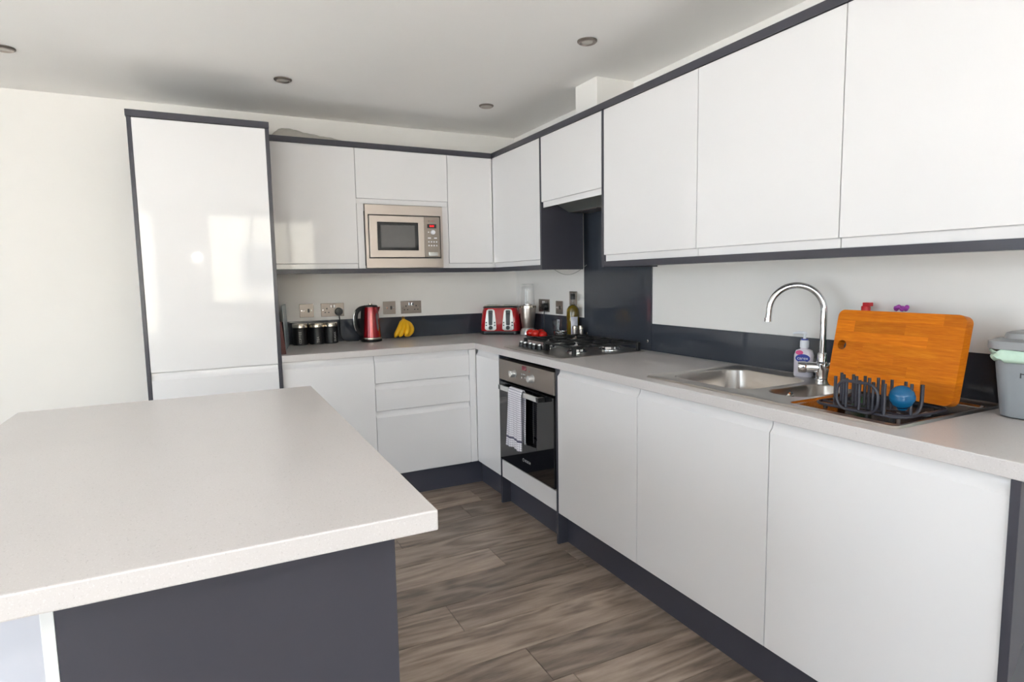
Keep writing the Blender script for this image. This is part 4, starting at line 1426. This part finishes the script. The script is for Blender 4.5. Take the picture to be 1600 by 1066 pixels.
# toaster, set diagonally in the corner
t = thing('toaster', 'red four-slice toaster with two silver control panels in the corner', 'toaster', (-0.255, -0.225, WZ))
ta = math.atan2(-0.17, 0.23)
t.rotation_euler = (0, 0, ta)
TWd, TDp, THt = 0.286, 0.165, 0.200


def tl(i_, z_, r_=0.045, dz=0):
    return z3(rrect(-TWd / 2 + i_, TWd / 2 - i_, 0.0 + i_ * 0.7, TDp - i_ * 0.7, r_), z_)


MB().loft([tl(0.004, 0.0008), tl(0.0, 0.006), tl(0.002, 0.022), tl(0.006, 0.024)]).build('base', m_black, t, smooth=35, local=True)
MB().loft([tl(0.004, 0.0245), tl(0.002, 0.04), tl(0.005, 0.10), tl(0.014, 0.165), tl(0.022, 0.186)]).build('shell', m_red, t, smooth=40, local=True)
tp = MB().loft([tl(0.018, 0.1865), tl(0.018, 0.192), tl(0.024, 0.198), tl(0.034, 0.2)]).build('top_cover', m_black, t, smooth=35, local=True)
for x in (-0.065, 0.065):
    fr_ = MB().box(x - 0.048, x + 0.048, 0.022, 0.143, 0.2003, 0.2035).build('slot_frame', m_lid, t, bevel=0.001, local=True)
    for y in (0.045, 0.078, 0.111):
        pass
    for y in (0.058, 0.107):
        MB().box(x - 0.040, x + 0.040, y - 0.012, y + 0.012, 0.2036, 0.2042).build('slot', m_black, t, local=True)


def front_y(z_):
    pts__ = [(0.0245, 0.0028), (0.04, 0.0014), (0.10, 0.0035), (0.165, 0.0098), (0.186, 0.0154)]
    for (a, ya), (c, yb) in zip(pts__, pts__[1:]):
        if z_ <= c:
            return ya + (yb - ya) * (z_ - a) / (c - a)
    return pts__[-1][1]


for x in (-0.062, 0.062):
    L0, L1 = [], []
    out_ = []
    n_ = 18
    # rounded tapering plate outline
    def half(z_):
        s_ = (z_ - 0.030) / 0.148
        w_ = 0.041 - 0.014 * s_ ** 1.4
        e_ = min(1, min(s_, 1 - s_) / 0.09)
        return w_ * (0.6 + 0.4 * math.sqrt(max(0, 1 - (1 - e_) ** 2)))
    zs_ = [0.030 + 0.148 * k_ / n_ for k_ in range(n_ + 1)]
    rings = [[(x - half(z_), front_y(z_) - 0.0035, z_), (x + half(z_), front_y(z_) - 0.0035, z_), (x + half(z_) + 0.001, front_y(z_) + 0.002, z_), (x - half(z_) - 0.001, front_y(z_) + 0.002, z_)] for z_ in zs_]
    cp = MB().loft(rings).build('control_panel', m_silverp, t, smooth=30, local=True)
    zs_ = [0.066 + 0.104 * k_ / n_ for k_ in range(n_ + 1)]
    rings = []
    for k_, z_ in enumerate(zs_):
        w_ = 0.0165 * (0.8 + 0.2 * k_ / n_) * (1 if 0 < k_ < n_ else 0.75)
        rings.append([(x - w_, front_y(z_) - 0.0048, z_), (x + w_, front_y(z_) - 0.0048, z_), (x + w_, front_y(z_) - 0.003, z_), (x - w_, front_y(z_) - 0.003, z_)])
    MB().loft(rings).build('lever_slot', m_black, cp, local=True)
    MB().box(x - 0.014, x + 0.014, front_y(0.15) - 0.018, front_y(0.15) - 0.004, 0.146, 0.157).build('lever', m_black, cp, bevel=0.002, local=True)
    MB().lathe([(0.0145, 0), (0.0145, -0.004), (0.013, -0.012), (0, -0.013)], (x, front_y(0.048) - 0.0035, 0.049), 22, 'y').build('dial', m_iron, cp, smooth=40, local=True)
    for sx in (-0.030, 0.030):
        for z_ in (0.066, 0.085):
            MB().lathe([(0.0055, 0), (0.0055, -0.003), (0, -0.0035)], (x + sx, front_y(z_) - 0.0035, z_), 14, 'y').build('button', m_black, cp, smooth=40, local=True)

# blender
nx, ny = -0.100, -0.362
t = thing('bullet_blender', 'steel bullet blender with an upturned clear cup beside the toaster', 'blender', (nx, ny, WZ))
MB().lathe([(0.052, 0.0008), (0.055, 0.004), (0.054, 0.022), (0.047, 0.042), (0.040, 0.05)], (nx, ny, WZ), 36).build('foot_ring', m_silverp, t, smooth=40)
MB().lathe([(0.039, 0.05), (0.041, 0.055), (0.050, 0.12), (0.0555, 0.182), (0.0555, 0.188)], (nx, ny, WZ), 36).build('motor_base', m_steel, t, smooth=40)
MB().lathe([(0.0575, 0.1885), (0.0575, 0.202), (0.052, 0.205), (0, 0.205)], (nx, ny, WZ), 36).build('collar', m_lid, t, smooth=40)
MB().lathe([(0.0478, 0.2055), (0.047, 0.24), (0.0415, 0.32), (0.0385, 0.346), (0.035, 0.350), (0, 0.350)], (nx, ny, WZ), 36, cap=False).build('cup', m_glass, t, smooth=50)
MB().lathe([(0.039, 0.343), (0.0395, 0.347), (0.0365, 0.3512), (0.034, 0.3505)], (nx, ny, WZ), 36, cap=False).build('cup_rim', m_glass, t, smooth=50)
MB().lathe([(0.03, 0.2055), (0.03, 0.214), (0.006, 0.222), (0.004, 0.235), (0, 0.236)], (nx, ny, WZ), 20).build('blade_unit', m_steel, t, smooth=40)

# tomatoes in a black tray
tr_ = MB()
def trr(i_, z_):
    return z3(rrect(-0.215 + i_, -0.105 - i_, -0.705 + i_, -0.515 - i_, 0.02), WZ + z_)
tr_.loft([trr(0.012, 0.0008), trr(0.0, 0.018), trr(-0.003, 0.018), trr(0.0, 0.014), trr(0.014, 0.004)], True, True)
tag(tr_.build('food_tray', m_black, smooth=35), 'shallow black tray holding the tomatoes beside the hob', 'tray')
tl_ = ['red tomato at the blender end of the black tray', 'red tomato at the front of the black tray, second from blender', 'red tomato at the wall side of the black tray',
       'red tomato at the hob end of the black tray']
for i, (x, y, r_) in enumerate(((-0.182, -0.553, 0.031), (-0.180, -0.617, 0.031), (-0.135, -0.600, 0.031), (-0.160, -0.675, 0.027))):
    z_ = WZ + 0.0055 + r_ * 0.86
    t = thing('tomato', tl_[i], 'tomato', (x, y, z_), 'tomatoes in the tray')
    pr_ = []
    for k_ in range(15):
        a = -PI / 2 + PI * k_ / 14
        pr_.append((r_ * math.cos(a), r_ * 0.86 * math.sin(a) - (0.004 if k_ == 14 else 0)))
    pr_[0] = (0, -r_ * 0.86)
    pr_[-1] = (0, r_ * 0.80)
    MB().lathe(pr_, (x, y, z_), 24).build('fruit', m_tom, t, smooth=60)
    MB().tube([(x, y, z_ + r_ * 0.78), (x + 0.002, y, z_ + r_ * 0.95)], 0.0018, 6).build('stalk', m_leaf, t)

# glass jar and tumbler beside the tray
t = thing('glass_jar', 'small glass jar of dark contents next to the tomatoes', 'jar', (-0.075, -0.765, WZ))
jx, jy = -0.085, -0.765
MB().lathe([(0.036, 0.0008), (0.040, 0.004), (0.042, 0.045), (0.041, 0.05), (0.038, 0.045), (0.036, 0.006), (0, 0.006)], (jx, jy, WZ), 32).build('jar_wall', m_glass, t, smooth=50)
MB().lathe([(0.0345, 0.0065), (0.036, 0.034), (0, 0.035)], (jx, jy, WZ), 28).build('contents', pbr('dark_sauce', (46, 26, 24), 0.25), t, smooth=40)
MB().lathe([(0.0425, 0.049), (0.0428, 0.053), (0.040, 0.053), (0.040, 0.049)], (jx, jy, WZ), 32, cap=False).build('rim', m_chrome, t, smooth=50)
t = thing('glass_tumbler', 'clear conical glass standing before the dark upstand', 'glass', (-0.040, -0.70, WZ))
MB().lathe([(0.022, 0.0008), (0.023, 0.004), (0.034, 0.118), (0.0325, 0.118), (0.021, 0.010), (0, 0.009)], (-0.048, -0.668, WZ), 28).build('glass_wall', m_glass, t, smooth=50)

# olive oil bottle
ox, oy = -0.056, -0.868
t = thing('oil_bottle', 'tall bottle of olive oil with pale label beside the hob', 'bottle', (ox, oy, WZ))
MB().lathe([(0.036, 0.0008), (0.040, 0.006), (0.0405, 0.175), (0.038, 0.195), (0.028, 0.212), (0.016, 0.222)], (ox, oy, WZ), 36).build('bottle_body', m_oil, t, smooth=50)
MB().lathe([(0.016, 0.222), (0.0135, 0.235), (0.0130, 0.255)], (ox, oy, WZ), 28).build('neck', m_glass, t, smooth=50)
MB().lathe([(0.0150, 0.2555), (0.0150, 0.286), (0.013, 0.289), (0, 0.289)], (ox, oy, WZ), 24).build('cap', m_black, t, smooth=40)
a0 = math.atan2(-3.15, -2.0)
L_ = []
for z_ in (0.035, 0.150):
    L_.append([(ox + 0.0411 * math.cos(a0 - 0.55 + 1.1 * k_ / 12 + 0.25), oy + 0.0411 * math.sin(a0 - 0.55 + 1.1 * k_ / 12 + 0.25), WZ + z_) for k_ in range(13)])
lm = MB()
lm.add(L_[0] + L_[1], [(k_, k_ + 1, 14 + k_, 13 + k_) for k_ in range(12)])
lm.build('label_sheet', m_label, t, smooth=60, solid=0.0006)

# salt and pepper
for i, (x, y, lab) in enumerate(((-0.100, -0.958, 'small steel shaker standing nearer the camera at the back of the hob'), (-0.060, -0.962, 'small steel shaker half hidden behind its twin at the back of the hob'))):
    t = thing('steel_shaker', lab, 'shaker', (x, y, WZ + 0.0065), 'steel shakers')
    MB().lathe([(0.0145, 0.0002), (0.0150, 0.002), (0.0150, 0.074)], (x, y, WZ + 0.0065), 24).build('shaker_body', m_steel, t, smooth=40)
    MB().lathe([(0.0152, 0.0742), (0.0152, 0.092), (0.013, 0.094), (0, 0.0945)], (x, y, WZ + 0.0065), 24).build('shaker_top', m_lid, t, smooth=40)

# soft grey bundle on top of the wall cabinets
bm_ = MB()
nU, nV = 30, 10
vs, fs = [], []
for i in range(nU + 1):
    s_ = i / nU
    x = -1.715 + 0.60 * s_
    prof_b = [(-1.715, 0.03), (-1.67, 0.075), (-1.63, 0.112), (-1.59, 0.120), (-1.54, 0.112), (-1.48, 0.100), (-1.40, 0.090), (-1.33, 0.083), (-1.24, 0.070), (-1.17, 0.045), (-1.115, 0.004), (-1.1, 0.004)]
    for (xa, ha), (xb, hb) in zip(prof_b, prof_b[1:]):
        if xa <= x <= xb + 1e-6:
            hgt = ha + (hb - ha) * (x - xa) / (xb - xa)
            break
    for j in range(nV + 1):
        q = j / nV
        vs.append((x, -0.235 + 0.18 * q, ZW + 0.001 + hgt * math.sin(PI * q) ** 0.6 + 0.003 * math.sin(i * 1.3 + j * 2.1) * math.sin(PI * q)))
for i in range(nU):
    for j in range(nV):
        p_ = i * (nV + 1) + j
        fs.append((p_, p_ + 1, p_ + nV + 2, p_ + nV + 1))
bm_.add(vs, fs)
tag(bm_.build('cloth_bundle', m_bag, smooth=60), 'soft grey bundle lying on the wall cabinets beside the tall cabinet', 'bundle')
